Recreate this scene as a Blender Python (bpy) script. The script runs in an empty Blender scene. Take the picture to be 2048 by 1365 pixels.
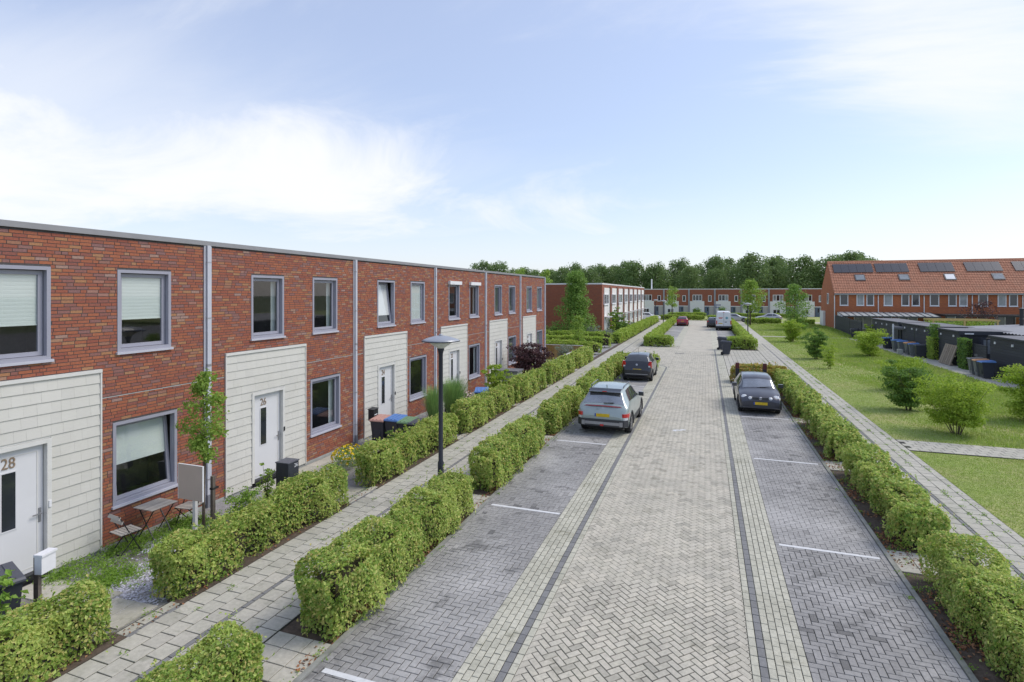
import bpy, math, random
import numpy as np
from mathutils import Vector, Matrix
R = math.radians
S = bpy.context.scene
COL = S.collection

# ---------------------------------------------------------------- camera, sky, sun, exposure
cd = bpy.data.cameras.new('camera'); cam = bpy.data.objects.new('camera', cd); COL.objects.link(cam)
cam.location = (0, 0, 5.0); cam.rotation_euler = (R(90), 0, R(19.594))
cd.sensor_width = 36; cd.lens = 19.16; cd.shift_y = -0.0461
cd.clip_start = 0.1; cd.clip_end = 3000
S.camera = cam
SUN_EL, SUN_AZ = R(50), R(62)          # azimuth clockwise from +Y
W = bpy.data.worlds.new('World'); S.world = W; W.use_nodes = True
def build_sky():
    nt = W.node_tree; N = nt.nodes; L = nt.links; N.clear()
    out = N.new('ShaderNodeOutputWorld'); bg = N.new('ShaderNodeBackground')
    L.new(bg.outputs[0], out.inputs[0]); bg.inputs[1].default_value = 0.108
    sky = N.new('ShaderNodeTexSky'); sky.sky_type = 'NISHITA'; sky.sun_disc = False
    sky.sun_elevation = SUN_EL; sky.sun_rotation = SUN_AZ
    sky.air_density = 1.0; sky.dust_density = 1.2; sky.ozone_density = 1.6; sky.altitude = 0
    tc = N.new('ShaderNodeTexCoord')
    sep = N.new('ShaderNodeSeparateXYZ'); L.new(tc.outputs['Generated'], sep.inputs[0])
    def math_(op, a, b=None, clamp=False):
        m = N.new('ShaderNodeMath'); m.operation = op; m.use_clamp = clamp
        for i, v in enumerate((a, b)):
            if v is None: continue
            if isinstance(v, (int, float)): m.inputs[i].default_value = v
            else: L.new(v, m.inputs[i])
        return m.outputs[0]
    X, Y, Z = sep.outputs
    zz = math_('ADD', math_('MAXIMUM', Z, 0.0), 0.22)
    px = math_('DIVIDE', X, zz); py = math_('DIVIDE', Y, zz)
    def noise(sx, sy, scale, detail, rough, dist, seed, rot=0.):
        c = N.new('ShaderNodeCombineXYZ'); L.new(px, c.inputs[0]); L.new(py, c.inputs[1]); c.inputs[2].default_value = seed
        mp = N.new('ShaderNodeMapping'); mp.inputs['Scale'].default_value = (sx, sy, 1); mp.inputs['Rotation'].default_value = (0, 0, rot)
        L.new(c.outputs[0], mp.inputs[0])
        n = N.new('ShaderNodeTexNoise'); n.inputs['Scale'].default_value = scale; n.inputs['Detail'].default_value = detail
        n.inputs['Roughness'].default_value = rough; n.inputs['Distortion'].default_value = dist
        L.new(mp.outputs[0], n.inputs['Vector']); return n.outputs['Fac']
    def ramp(v, a, b):
        r = N.new('ShaderNodeMapRange'); r.interpolation_type = 'SMOOTHSTEP'
        r.inputs[1].default_value = a; r.inputs[2].default_value = b; L.new(v, r.inputs[0]); return r.outputs[0]
    # a broad bank of bright cloud low in the west, thin streaks elsewhere
    az = math_('ARCTAN2', X, Y)
    def blob(u0, su, v0, sv, skew=0.):
        du = math_('DIVIDE', math_('SUBTRACT', az, u0), su)
        v = math_('SUBTRACT', Z, v0)
        if skew: v = math_('SUBTRACT', v, math_('MULTIPLY', math_('SUBTRACT', az, u0), skew))
        dv = math_('DIVIDE', v, sv)
        s = math_('ADD', math_('MULTIPLY', du, du), math_('MULTIPLY', dv, dv))
        return math_('POWER', 2.718, math_('MULTIPLY', s, -1.0))
    n1 = noise(0.75, 1.0, 1.25, 10, 0.62, 0.7, 3.1, 0.4)
    n2 = noise(0.40, 1.35, 1.2, 9, 0.62, 0.6, 8.3, 0.75)
    bank = math_('ADD', math_('MULTIPLY', blob(-0.98, 0.66, 0.20, 0.125, -0.03), 0.74), math_('MULTIPLY', math_('SUBTRACT', n1, 0.5), 1.7))
    soft = math_('ADD', math_('MULTIPLY', blob(-0.95, 0.80, 0.22, 0.17, -0.05), 0.55), math_('MULTIPLY', math_('SUBTRACT', n2, 0.5), 0.9))
    m1 = math_('MAXIMUM', ramp(bank, 0.08, 0.80), math_('MULTIPLY', ramp(soft, 0.08, 0.70), 0.55))
    east = math_('ADD', math_('MULTIPLY', blob(0.36, 0.22, 0.30, 0.12, -0.35), 0.55), math_('MULTIPLY', math_('SUBTRACT', n2, 0.5), 1.9))
    m2 = math_('MULTIPLY', ramp(east, 0.04, 0.72), 0.85)
    low = math_('SUBTRACT', 1.0, ramp(Z, 0.0, 0.22))
    m3 = math_('MULTIPLY', low, 0.42)
    mask = math_('MAXIMUM', math_('MAXIMUM', m1, m2), m3)
    base = N.new('ShaderNodeMix'); base.data_type = 'RGBA'
    base.inputs['Factor'].default_value = 0.42      # thin veil over the whole sky
    L.new(sky.outputs[0], base.inputs['A']); base.inputs['B'].default_value = (3.8, 4.15, 5.4, 1)
    mx = N.new('ShaderNodeMix'); mx.data_type = 'RGBA'
    L.new(mask, mx.inputs['Factor']); L.new(base.outputs['Result'], mx.inputs['A']); mx.inputs['B'].default_value = (5.05, 5.15, 5.35, 1)
    L.new(mx.outputs['Result'], bg.inputs[0])
build_sky()
sl = bpy.data.lights.new('sun', 'SUN'); sl.energy = 1.2; sl.angle = R(26); sl.color = (1.0, 0.94, 0.85)
sun = bpy.data.objects.new('sun', sl); COL.objects.link(sun)
_sd = Vector((math.sin(SUN_AZ)*math.cos(SUN_EL), math.cos(SUN_AZ)*math.cos(SUN_EL), math.sin(SUN_EL)))
sun.rotation_euler = _sd.to_track_quat('Z', 'Y').to_euler(); sun.location = (30, 20, 60)
S.view_settings.view_transform = 'Standard'; S.view_settings.look = 'None'
S.view_settings.exposure = 0.87; S.view_settings.gamma = 1.0; S.view_settings.use_curve_mapping = False
S.render.engine = 'CYCLES'
S.cycles.max_bounces = 5; S.cycles.diffuse_bounces = 3; S.cycles.transparent_max_bounces = 8
S.cycles.glossy_bounces = 3; S.cycles.use_denoising = True

# ---------------------------------------------------------------- materials
def mat(name, col, rough=.7, var=.15, scale=6., ramp=None, island=False, bump=0., bscale=40., metal=0., coat=0., trans=0., patch=None, patch_scale=.8, spec=.5, stretch=None, stain=None):
    """ramp: list of (pos, colour) driven by a random value per piece; var: brightness noise; patch: (colour, amount) slow blotches."""
    m = bpy.data.materials.new(name); m.use_nodes = True
    nt = m.node_tree; N = nt.nodes; L = nt.links; N.clear()
    out = N.new('ShaderNodeOutputMaterial'); b = N.new('ShaderNodeBsdfPrincipled'); L.new(b.outputs[0], out.inputs[0])
    b.inputs['Roughness'].default_value = rough; b.inputs['Metallic'].default_value = metal
    b.inputs['Coat Weight'].default_value = coat; b.inputs['Coat Roughness'].default_value = .06
    b.inputs['Specular IOR Level'].default_value = spec
    geo = N.new('ShaderNodeNewGeometry')
    pos = geo.outputs['Position']
    if stretch:
        mp = N.new('ShaderNodeMapping'); mp.inputs['Scale'].default_value = stretch; L.new(pos, mp.inputs[0]); pos = mp.outputs[0]
    def rgb(c): return (c[0], c[1], c[2], 1)
    if ramp:
        oi = N.new('ShaderNodeObjectInfo'); add = N.new('ShaderNodeMath'); add.operation = 'ADD'
        L.new(geo.outputs['Random Per Island'], add.inputs[0]); L.new(oi.outputs['Random'], add.inputs[1])
        fr = N.new('ShaderNodeMath'); fr.operation = 'FRACT'; L.new(add.outputs[0], fr.inputs[0])
        cr = N.new('ShaderNodeValToRGB'); L.new(fr.outputs[0], cr.inputs[0])
        e = cr.color_ramp.elements
        e[0].position = ramp[0][0]; e[0].color = rgb(ramp[0][1]); e[1].position = ramp[-1][0]; e[1].color = rgb(ramp[-1][1])
        for p, c in ramp[1:-1]:
            k = e.new(p); k.color = rgb(c)
        cur = cr.outputs[0]
    else:
        c = N.new('ShaderNodeRGB'); c.outputs[0].default_value = rgb(col); cur = c.outputs[0]
    def mixc(a, bcol, fac, blend='MIX'):
        x = N.new('ShaderNodeMix'); x.data_type = 'RGBA'; x.blend_type = blend
        L.new(a, x.inputs['A'])
        if isinstance(bcol, tuple): x.inputs['B'].default_value = rgb(bcol)
        else: L.new(bcol, x.inputs['B'])
        if isinstance(fac, float): x.inputs['Factor'].default_value = fac
        else: L.new(fac, x.inputs['Factor'])
        return x.outputs['Result']
    if patch:
        n = N.new('ShaderNodeTexNoise'); n.inputs['Scale'].default_value = patch_scale; n.inputs['Detail'].default_value = 5; n.inputs['Roughness'].default_value = .6
        L.new(geo.outputs['Position'], n.inputs['Vector'])
        mr = N.new('ShaderNodeMapRange'); mr.inputs[1].default_value = .45; mr.inputs[2].default_value = .68; mr.inputs[4].default_value = patch[1]
        L.new(n.outputs['Fac'], mr.inputs[0]); cur = mixc(cur, patch[0], mr.outputs[0])
    if stain:
        n = N.new('ShaderNodeTexNoise'); n.inputs['Scale'].default_value = stain[2]; n.inputs['Detail'].default_value = 7; n.inputs['Roughness'].default_value = .7; n.inputs['Distortion'].default_value = .4
        L.new(geo.outputs['Position'], n.inputs['Vector'])
        mr = N.new('ShaderNodeMapRange'); mr.inputs[1].default_value = .56; mr.inputs[2].default_value = .66; mr.inputs[4].default_value = stain[1]
        L.new(n.outputs['Fac'], mr.inputs[0]); cur = mixc(cur, stain[0], mr.outputs[0])
    if var:
        n = N.new('ShaderNodeTexNoise'); n.inputs['Scale'].default_value = scale; n.inputs['Detail'].default_value = 6; n.inputs['Roughness'].default_value = .65
        L.new(pos, n.inputs['Vector'])
        mr = N.new('ShaderNodeMapRange'); mr.inputs[1].default_value = .3; mr.inputs[2].default_value = .7
        mr.inputs[3].default_value = 1-var; mr.inputs[4].default_value = 1+var
        L.new(n.outputs['Fac'], mr.inputs[0])
        cc = N.new('ShaderNodeCombineXYZ')
        for i in range(3): L.new(mr.outputs[0], cc.inputs[i])
        cur = mixc(cur, cc.outputs[0], 1.0, 'MULTIPLY')
    L.new(cur, b.inputs['Base Color'])
    if bump:
        n = N.new('ShaderNodeTexNoise'); n.inputs['Scale'].default_value = bscale; n.inputs['Detail'].default_value = 4
        L.new(pos, n.inputs['Vector'])
        bp = N.new('ShaderNodeBump'); bp.inputs['Strength'].default_value = bump; bp.inputs['Distance'].default_value = .01
        L.new(n.outputs['Fac'], bp.inputs['Height']); L.new(bp.outputs[0], b.inputs['Normal'])
    if trans:
        t = N.new('ShaderNodeBsdfTranslucent'); L.new(cur, t.inputs[0])
        ms = N.new('ShaderNodeMixShader'); ms.inputs[0].default_value = trans
        L.new(b.outputs[0], ms.inputs[1]); L.new(t.outputs[0], ms.inputs[2]); L.new(ms.outputs[0], out.inputs[0])
    return m

def brick_mat(name, c1, c2, c3, mortar, bw=.22, bh=.066):
    """far brickwork where single bricks are about a pixel: courses by a brick texture laid along the wall"""
    m = bpy.data.materials.new(name); m.use_nodes = True
    nt = m.node_tree; N = nt.nodes; L = nt.links
    b = N['Principled BSDF']; b.inputs['Roughness'].default_value = .85
    geo = N.new('ShaderNodeNewGeometry'); sp = N.new('ShaderNodeSeparateXYZ'); L.new(geo.outputs['Position'], sp.inputs[0])
    ad = N.new('ShaderNodeMath'); L.new(sp.outputs[0], ad.inputs[0]); L.new(sp.outputs[1], ad.inputs[1])
    cx = N.new('ShaderNodeCombineXYZ'); L.new(ad.outputs[0], cx.inputs[0]); L.new(sp.outputs[2], cx.inputs[1])
    t = N.new('ShaderNodeTexBrick'); L.new(cx.outputs[0], t.inputs['Vector'])
    t.inputs['Scale'].default_value = 1; t.inputs['Brick Width'].default_value = bw; t.inputs['Row Height'].default_value = bh
    t.inputs['Mortar Size'].default_value = .006; t.inputs['Color1'].default_value = (*c1, 1); t.inputs['Color2'].default_value = (*c2, 1)
    t.inputs['Mortar'].default_value = (*mortar, 1); t.inputs['Bias'].default_value = -.1
    n = N.new('ShaderNodeTexNoise'); n.inputs['Scale'].default_value = 1.6; n.inputs['Detail'].default_value = 8; n.inputs['Roughness'].default_value = .75
    mp = N.new('ShaderNodeMapping'); mp.inputs['Scale'].default_value = (1, 3.2, 1); L.new(cx.outputs[0], mp.inputs[0]); L.new(mp.outputs[0], n.inputs['Vector'])
    mr = N.new('ShaderNodeMapRange'); mr.inputs[1].default_value = .42; mr.inputs[2].default_value = .68; L.new(n.outputs['Fac'], mr.inputs[0])
    x = N.new('ShaderNodeMix'); x.data_type = 'RGBA'; L.new(mr.outputs[0], x.inputs['Factor']); L.new(t.outputs['Color'], x.inputs['A']); x.inputs['B'].default_value = (*c3, 1)
    L.new(x.outputs['Result'], b.inputs['Base Color']); return m

def glass_mat(name, tint=(1, 1, 1), boost=1.4, rough=.02):
    m = bpy.data.materials.new(name); m.use_nodes = True
    nt = m.node_tree; N = nt.nodes; L = nt.links; N.clear()
    out = N.new('ShaderNodeOutputMaterial'); mx = N.new('ShaderNodeMixShader'); tr = N.new('ShaderNodeBsdfTransparent'); gl = N.new('ShaderNodeBsdfGlossy')
    tr.inputs[0].default_value = (*tint, 1); gl.inputs['Roughness'].default_value = rough
    fr = N.new('ShaderNodeFresnel'); ge = N.new('ShaderNodeNewGeometry'); io = N.new('ShaderNodeMapRange')
    io.inputs[3].default_value = 1.5; io.inputs[4].default_value = 1/1.5     # a thin sheet: the same index seen from either side
    L.new(ge.outputs['Backfacing'], io.inputs[0]); L.new(io.outputs[0], fr.inputs[0])
    mu = N.new('ShaderNodeMath'); mu.operation = 'MULTIPLY'; mu.inputs[1].default_value = boost; mu.use_clamp = True
    L.new(fr.outputs[0], mu.inputs[0]); L.new(mu.outputs[0], mx.inputs[0]); L.new(tr.outputs[0], mx.inputs[1]); L.new(gl.outputs[0], mx.inputs[2]); L.new(mx.outputs[0], out.inputs[0])
    return m

BRICK_RAMP = [(0, (0.329,0.105,0.053)), (.14, (0.368,0.126,0.060)), (.28, (0.303,0.094,0.054)), (.40, (0.270,0.082,0.052)), (.52, (0.349,0.115,0.058)),
              (.62, (0.248,0.088,0.064)), (.72, (0.251,0.112,0.092)), (.79, (0.241,0.122,0.110)), (.85, (0.368,0.171,0.078)), (.92, (0.355,0.181,0.089)), (.965, (0.329,0.212,0.180)), (1, (0.335,0.108,0.054))]
m_brick = mat('red_brown_brick', None, .82, .18, 30, ramp=BRICK_RAMP, bump=.2, bscale=60)
m_mortar = mat('grey_mortar', (.085, .078, .078), .95, .25, 20, bump=.3)
m_farbrick = brick_mat('weathered_red_brickwork', (0.367,0.102,0.046), (0.259,0.070,0.042), (0.238,0.102,0.066), (0.140,0.102,0.083))
m_orangebrick = brick_mat('orange_brickwork', (0.512,0.158,0.054), (0.366,0.095,0.042), (0.329,0.112,0.048), (0.232,0.132,0.078))
m_frame = mat('lavender_grey_window_paint', (.33, .33, .385), .45, .04, 3)
m_sill = mat('pale_grey_sill', (.50, .50, .56), .5, .05, 4)
m_alu = mat('brushed_aluminium_trim', (0.281,0.277,0.281), .45, .08, 3, metal=.2)
m_drain = mat('light_grey_downspout', (.52, .53, .58), .5, .06, 3)
m_drain_dark = mat('downspout_base_grey', (.20, .21, .24), .5, .05)
m_shingle = mat('cream_fibre_cement', None, .7, .07, 25, ramp=[(0, (.60, .585, .53)), (.5, (.625, .61, .555)), (1, (.59, .575, .525))], stretch=(6, 40, 3), patch=((.50,.485,.42), .3), patch_scale=1.1)
m_trimwhite = mat('cream_white_trim', (.66, .65, .61), .55, .05)
m_door = mat('off_white_door_paint', (.68, .68, .69), .4, .025, 2)
m_white = mat('white_paint', (.76, .76, .77), .55, .05)
m_render = mat('white_render_wall', (.74, .72, .69), .85, .05, 2)
m_number = mat('bronze_number', (.26, .19, .13), .45, .1)
m_steel = mat('brushed_steel', (.42, .42, .44), .35, .1, metal=.7)
m_plinth = mat('pale_concrete_plinth', (.40, .41, .39), .85, .15, 5)
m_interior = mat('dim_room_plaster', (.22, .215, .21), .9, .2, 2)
m_blind = mat('pale_green_pleated_blind', (.60, .655, .63), .8, .04, 3, stretch=(1, 1, 30))
m_blindwhite = mat('white_roller_blind', (.72, .72, .72), .8, .03)
m_blinddark = mat('dark_screen_blind', (.055, .06, .08), .7, .1)
m_blindgrey = mat('grey_screen_blind', (.20, .215, .25), .7, .1)
m_curtain = mat('pale_curtain', (.50, .55, .55), .9, .15, 10, stretch=(1, 1, .05))
m_glass = glass_mat('window_glass', (.97, .985, .98), 2.2)
m_frost = glass_mat('shaded_glass', (.35, .42, .45), 1.8)
m_black = mat('black_powder_coat', (.018, .019, .023), .45, .1)
m_anthracite = mat('anthracite_paint', (.045, .05, .062), .42, .08, 3)
m_rubber = mat('black_rubber', (.020, .020, .021), .85, .1)
m_plate = mat('yellow_plate', (.62, .43, .015), .5, .12, 9)

m_road = mat('pale_grey_cream_paver', None, .88, .16, 18, ramp=[(0, (0.487,0.449,0.366)), (.3, (0.537,0.498,0.408)), (.6, (0.463,0.432,0.348)), (.85, (0.554,0.509,0.412)), (.95, (0.373,0.349,0.284)), (1, (0.417,0.387,0.316))], bump=.25, bscale=120, patch=((0.248,0.238,0.203), .30), patch_scale=.9, stain=((0.225,0.210,0.159), .55, 1.9))
m_cream = mat('yellow_cream_paver', None, .88, .16, 18, ramp=[(0, (0.474,0.454,0.362)), (.4, (0.522,0.502,0.405)), (.8, (0.436,0.421,0.338)), (1, (0.493,0.474,0.381))], bump=.25, bscale=120, patch=((0.227,0.220,0.157), .35), patch_scale=1.2, stain=((0.213,0.201,0.136), .6, 1.6))
m_dark = mat('dark_grey_paver', None, .85, .14, 18, ramp=[(0, (0.175,0.173,0.170)), (.5, (0.215,0.213,0.209)), (1, (0.195,0.193,0.189))], bump=.2, bscale=120)
m_bay = mat('blue_grey_parking_paver', None, .78, .17, 16, ramp=[(0, (0.239,0.230,0.218)), (.35, (0.285,0.275,0.260)), (.7, (0.259,0.250,0.236)), (.93, (0.306,0.295,0.279)), (.97, (0.158,0.152,0.144)), (1, (0.138,0.133,0.126))], bump=.2, bscale=120, patch=((0.464,0.447,0.423), .8), patch_scale=.42, stain=((0.125,0.121,0.114), .75, 1.3))
m_tile = mat('grey_concrete_slab', None, .9, .14, 14, ramp=[(0, (0.432,0.411,0.346)), (.4, (0.486,0.461,0.389)), (.75, (0.454,0.429,0.365)), (1, (0.405,0.384,0.326))], bump=.2, bscale=90, patch=((0.259,0.262,0.195), .35), patch_scale=1.4, stain=((0.227,0.226,0.166), .5, 2.3))
m_joint = mat('sandy_joint_dirt', (.036, .033, .028), .95, .3, 9, patch=((.07, .085, .03), .5))
m_kerb = mat('weathered_concrete_kerb', (.26, .26, .235), .92, .25, 6, patch=((.14, .15, .09), .6))
m_linewhite = mat('worn_white_road_paint', (0.636,0.636,0.628), .8, .1, 14)
m_soil = mat('brown_bed_soil', (.085, .062, .045), .97, .35, 12, bump=.8, bscale=25, patch=((.13, .095, .07), .7))
m_garden = mat('grey_garden_grit', (0.286,0.280,0.280), .95, .3, 18, bump=.7, bscale=60, patch=((0.143,0.130,0.098), .8))
m_pebble = mat('lilac_grey_pebble', None, .8, .15, 30, ramp=[(0, (0.461,0.447,0.488)), (.4, (0.609,0.596,0.664)), (.7, (0.366,0.359,0.407)), (1, (0.786,0.772,0.826))])
m_lawn = mat('lawn_turf', (0.264,0.321,0.084), .95, .22, 5, patch=((0.397,0.349,0.161), .8), patch_scale=.5, bump=.8, bscale=40)
m_base = mat('field_ground', (.13, .16, .06), .97, .3, .3)
m_leaflitter = mat('orange_dead_leaf', None, .9, .1, 10, ramp=[(0, (.34, .15, .06)), (.5, (.24, .10, .05)), (1, (.42, .24, .12))])

def leafmat(name, cols, patch=None, trans=.30, ps=1.3, var=.12):
    n = len(cols)
    return mat(name, None, .5, var, 3, ramp=[(i/(n-1), c) for i, c in enumerate(cols)], patch=patch, patch_scale=ps, trans=trans, spec=.42)
m_hedge = leafmat('hornbeam_hedge_leaf', [(0.151,0.268,0.045),(0.330,0.488,0.096),(0.495,0.626,0.140),(0.195,0.341,0.058),(0.630,0.747,0.216),(0.749,0.667,0.254),(0.390,0.545,0.108),(0.135,0.244,0.038),(0.451,0.601,0.127),(0.659,0.537,0.204),(0.270,0.423,0.077)], patch=((0.659,0.731,0.216),.5), trans=0.50)
m_hedgefar = leafmat('trimmed_beech_leaf', [(0.254,0.389,0.057),(0.374,0.519,0.082),(0.492,0.621,0.114),(0.306,0.430,0.067),(0.442,0.586,0.100)], patch=((0.560,0.603,0.147),.5), trans=0.45)
m_hedgered = leafmat('autumn_tinged_hedge_leaf', [(0.237,0.356,0.057),(0.592,0.362,0.113),(0.385,0.479,0.085),(0.681,0.448,0.156),(0.310,0.433,0.070),(0.622,0.310,0.106)], trans=0.45)
m_shrub = leafmat('bright_green_shrub_leaf', [(0.217,0.350,0.030),(0.330,0.468,0.050),(0.432,0.561,0.076),(0.267,0.408,0.038)], patch=((0.508,0.583,0.101),.5), trans=.45)
m_shrubdark = leafmat('dark_green_shrub_leaf', [(0.096,0.193,0.032),(0.148,0.267,0.045),(0.267,0.414,0.066),(0.111,0.207,0.041),(0.177,0.310,0.074)], trans=.35)
m_treegreen = leafmat('fresh_green_tree_leaf', [(0.190,0.321,0.047),(0.297,0.440,0.072),(0.392,0.522,0.107),(0.238,0.369,0.059)], trans=.45)
m_treemid = leafmat('mid_green_tree_leaf', [(0.132,0.251,0.042),(0.211,0.356,0.066),(0.304,0.462,0.099),(0.158,0.290,0.053)], trans=.4)
m_wood = leafmat('oak_wood_leaf', [(0.114,0.194,0.062),(0.173,0.263,0.079),(0.245,0.341,0.109),(0.139,0.224,0.073)], patch=((0.278,0.364,0.136),.5), ps=.12, trans=0.40)
m_purple = leafmat('dark_purple_leaf', [(.055, .022, .028), (.085, .035, .042), (.12, .055, .055), (.06, .03, .03)], trans=.15)
m_greyleaf = leafmat('silvery_grey_green_leaf', [(.20, .26, .17), (.28, .33, .24), (.36, .40, .31), (.22, .28, .18)])
m_grassblade = leafmat('lawn_grass_blade', [(0.228,0.372,0.041),(0.297,0.431,0.058),(0.378,0.466,0.097),(0.251,0.403,0.045),(0.433,0.455,0.170)], ps=.6, patch=((0.399,0.431,0.158),.6), trans=.5)
m_tallgrass = leafmat('blue_green_ornamental_grass', [(0.153,0.289,0.085), (0.238,0.391,0.119), (0.323,0.476,0.145), (0.187,0.323,0.102)])
m_weed = leafmat('fresh_weed_leaf', [(0.185,0.335,0.046),(0.266,0.439,0.064),(0.347,0.520,0.092),(0.219,0.381,0.053)], trans=.45)
m_flower = mat('yellow_flower_head', (.72, .53, .015), .7, .15, 20)
m_pinkflower = mat('pink_white_flower_head', (.62, .45, .42), .7, .15, 20)
m_bark = mat('grey_brown_bark', (.12, .095, .07), .95, .3, 9, bump=.7, bscale=30)
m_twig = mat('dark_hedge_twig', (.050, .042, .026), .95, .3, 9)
m_wood_old = mat('weathered_timber', (.30, .27, .235), .85, .25, 12, stretch=(4, 40, 4))
m_wood_post = mat('grey_brown_post', (.13, .11, .09), .9, .25, 12)
m_wood_fence = mat('tan_fence_board', None, .85, .2, 8, ramp=[(0, (.40, .27, .11)), (.5, (.33, .21, .085)), (1, (.46, .33, .15))], stretch=(12, 12, 1))
m_wood_yellow = mat('yellow_new_timber', (.50, .36, .15), .8, .15, 5)
m_log = mat('pallet_brown_timber', None, .9, .25, 14, ramp=[(0, (.24, .19, .145)), (1, (.32, .26, .20))])
m_shed = mat('black_stained_board', None, .7, .2, 6, ramp=[(0, (.034, .037, .046)), (.5, (.043, .047, .057)), (1, (.030, .033, .041))], stretch=(3, 3, 20))
m_shedroof = mat('grey_roofing_felt', (.16, .16, .17), .9, .15, 2)
m_corr = mat('corrugated_grey_sheet', (.25, .255, .27), .6, .12, 2)
m_tileroof = mat('terracotta_pantile', None, .8, .18, 3, ramp=[(0, (0.470,0.205,0.120)), (.5, (0.538,0.248,0.150)), (1, (0.426,0.178,0.100))], patch=((0.403,0.216,0.140), .4))
m_solar = mat('black_solar_glass', (.030, .032, .042), .25, .08, 3, coat=.6)
m_gutter = mat('grey_zinc_gutter', (.30, .32, .33), .5, .08)
# ---------------------------------------------------------------- helpers
rng = np.random.default_rng(7); random.seed(11)
class MB:
    def __init__(self): self.v = []; self.f = []; self.mi = []; self.cur = 0
    def box(self, x0, x1, y0, y1, z0, z1, skip=''):
        b = len(self.v)
        self.v += [(x0,y0,z0),(x1,y0,z0),(x1,y1,z0),(x0,y1,z0),(x0,y0,z1),(x1,y0,z1),(x1,y1,z1),(x0,y1,z1)]
        for k, q in (('b',(0,3,2,1)),('t',(4,5,6,7)),('s',(0,1,5,4)),('e',(1,2,6,5)),('n',(2,3,7,6)),('w',(3,0,4,7))):
            if k not in skip: self.f.append(tuple(b+i for i in q)); self.mi.append(self.cur)
        return self
    def poly(self, pts):
        b = len(self.v); self.v += [tuple(p) for p in pts]; self.f.append(tuple(range(b, b+len(pts)))); self.mi.append(self.cur); return self
    def prism(self, pts, z0, z1, bottom=False):
        b = len(self.v); n = len(pts)
        self.v += [(p[0],p[1],z0) for p in pts] + [(p[0],p[1],z1) for p in pts]
        self.f.append(tuple(range(b+n, b+2*n))); self.mi.append(self.cur)
        if bottom: self.f.append(tuple(range(b+n-1, b-1, -1))); self.mi.append(self.cur)
        for i in range(n):
            j = (i+1) % n; self.f.append((b+i, b+j, b+n+j, b+n+i)); self.mi.append(self.cur)
        return self
    def tube(self, pts, rad, n=6, cap=True):
        pts = [Vector(p) for p in pts]; rings = []
        rad = rad if isinstance(rad, (list, tuple)) else [rad]*len(pts)
        for i, p in enumerate(pts):
            d = (pts[min(i+1,len(pts)-1)] - pts[max(i-1,0)]).normalized()
            a = d.cross(Vector((0,0,1))) if abs(d.z) < .95 else d.cross(Vector((1,0,0)))
            a.normalize(); c = d.cross(a); b0 = len(self.v)
            for k in range(n):
                t = 2*math.pi*k/n; self.v.append(tuple(p + (a*math.cos(t)+c*math.sin(t))*rad[i]))
            rings.append(b0)
        for r0, r1 in zip(rings, rings[1:]):
            for k in range(n):
                self.f.append((r0+k, r0+(k+1)%n, r1+(k+1)%n, r1+k)); self.mi.append(self.cur)
        if cap:
            self.f.append(tuple(rings[0]+k for k in range(n-1,-1,-1))); self.mi.append(self.cur)
            self.f.append(tuple(rings[-1]+k for k in range(n))); self.mi.append(self.cur)
        return self
    def lathe(self, prof, n=20, c=(0,0,0)):
        rings = []
        for r, z in prof:
            rings.append(len(self.v))
            for k in range(n):
                t = 2*math.pi*k/n; self.v.append((c[0]+r*math.cos(t), c[1]+r*math.sin(t), c[2]+z))
        for r0, r1 in zip(rings, rings[1:]):
            for k in range(n): self.f.append((r0+k, r0+(k+1)%n, r1+(k+1)%n, r1+k)); self.mi.append(self.cur)
        return self
    def bar(self, a, b, w, h, up=(0,0,1)):
        a = Vector(a); b = Vector(b); d = (b-a).normalized(); u = Vector(up)
        if abs(d.dot(u)) > .95: u = Vector((0,1,0))
        s = d.cross(u).normalized()*w/2; t = s.cross(d).normalized()*h/2; i = len(self.v)
        for p in (a, b):
            for q in (-s-t, s-t, s+t, -s+t): self.v.append(tuple(p+q))
        for q in ((3,2,1,0),(4,5,6,7),(0,1,5,4),(1,2,6,5),(2,3,7,6),(3,0,4,7)): self.f.append(tuple(i+k for k in q)); self.mi.append(self.cur)
        return self
    def mesh(self, name, smooth=False):
        me = bpy.data.meshes.new(name); me.from_pydata(self.v, [], self.f); me.update()
        if smooth: me.polygons.foreach_set('use_smooth', [True]*len(me.polygons))
        if any(self.mi): me.polygons.foreach_set('material_index', self.mi)
        return me
    def build(self, name, m, parent=None, smooth=False, loc=None):
        return link(name, self.mesh(name, smooth), m, parent, loc)
def link(name, me, m, parent=None, loc=None):
    if m is not None:
        for k in (m if isinstance(m, (list, tuple)) else [m]):
            if len(me.materials) < (len(m) if isinstance(m, (list, tuple)) else 1): me.materials.append(k)
    o = bpy.data.objects.new(name, me); COL.objects.link(o)
    if parent is not None: o.parent = parent
    if loc is not None: o.location = loc
    return o
def tag(o, label, cat, group=None):
    o['label'] = label; o['category'] = cat
    if group: o['group'] = group
    return o
def thing(name, label, cat, loc=(0,0,0), rz=0., group=None):
    o = bpy.data.objects.new(name, None); COL.objects.link(o); o.location = loc; o.rotation_euler = (0,0,rz); o.empty_display_size = .1
    return tag(o, label, cat, group)
def struct(o): o['kind'] = 'structure'; return o
def stuff(o): o['kind'] = 'stuff'; return o
def dup(root, loc, rz=0., label=None, group=None, scale=None):
    r = root.copy(); COL.objects.link(r); r.location = loc; r.rotation_euler = (0,0,rz)
    if scale is not None: r.scale = scale if isinstance(scale, tuple) else (scale,)*3
    if label: r['label'] = label
    if group: r['group'] = group
    for ch in list(root.children):
        c = ch.copy(); COL.objects.link(c); c.parent = r
        for g in list(ch.children):
            d = g.copy(); COL.objects.link(d); d.parent = c
    return r
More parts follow.
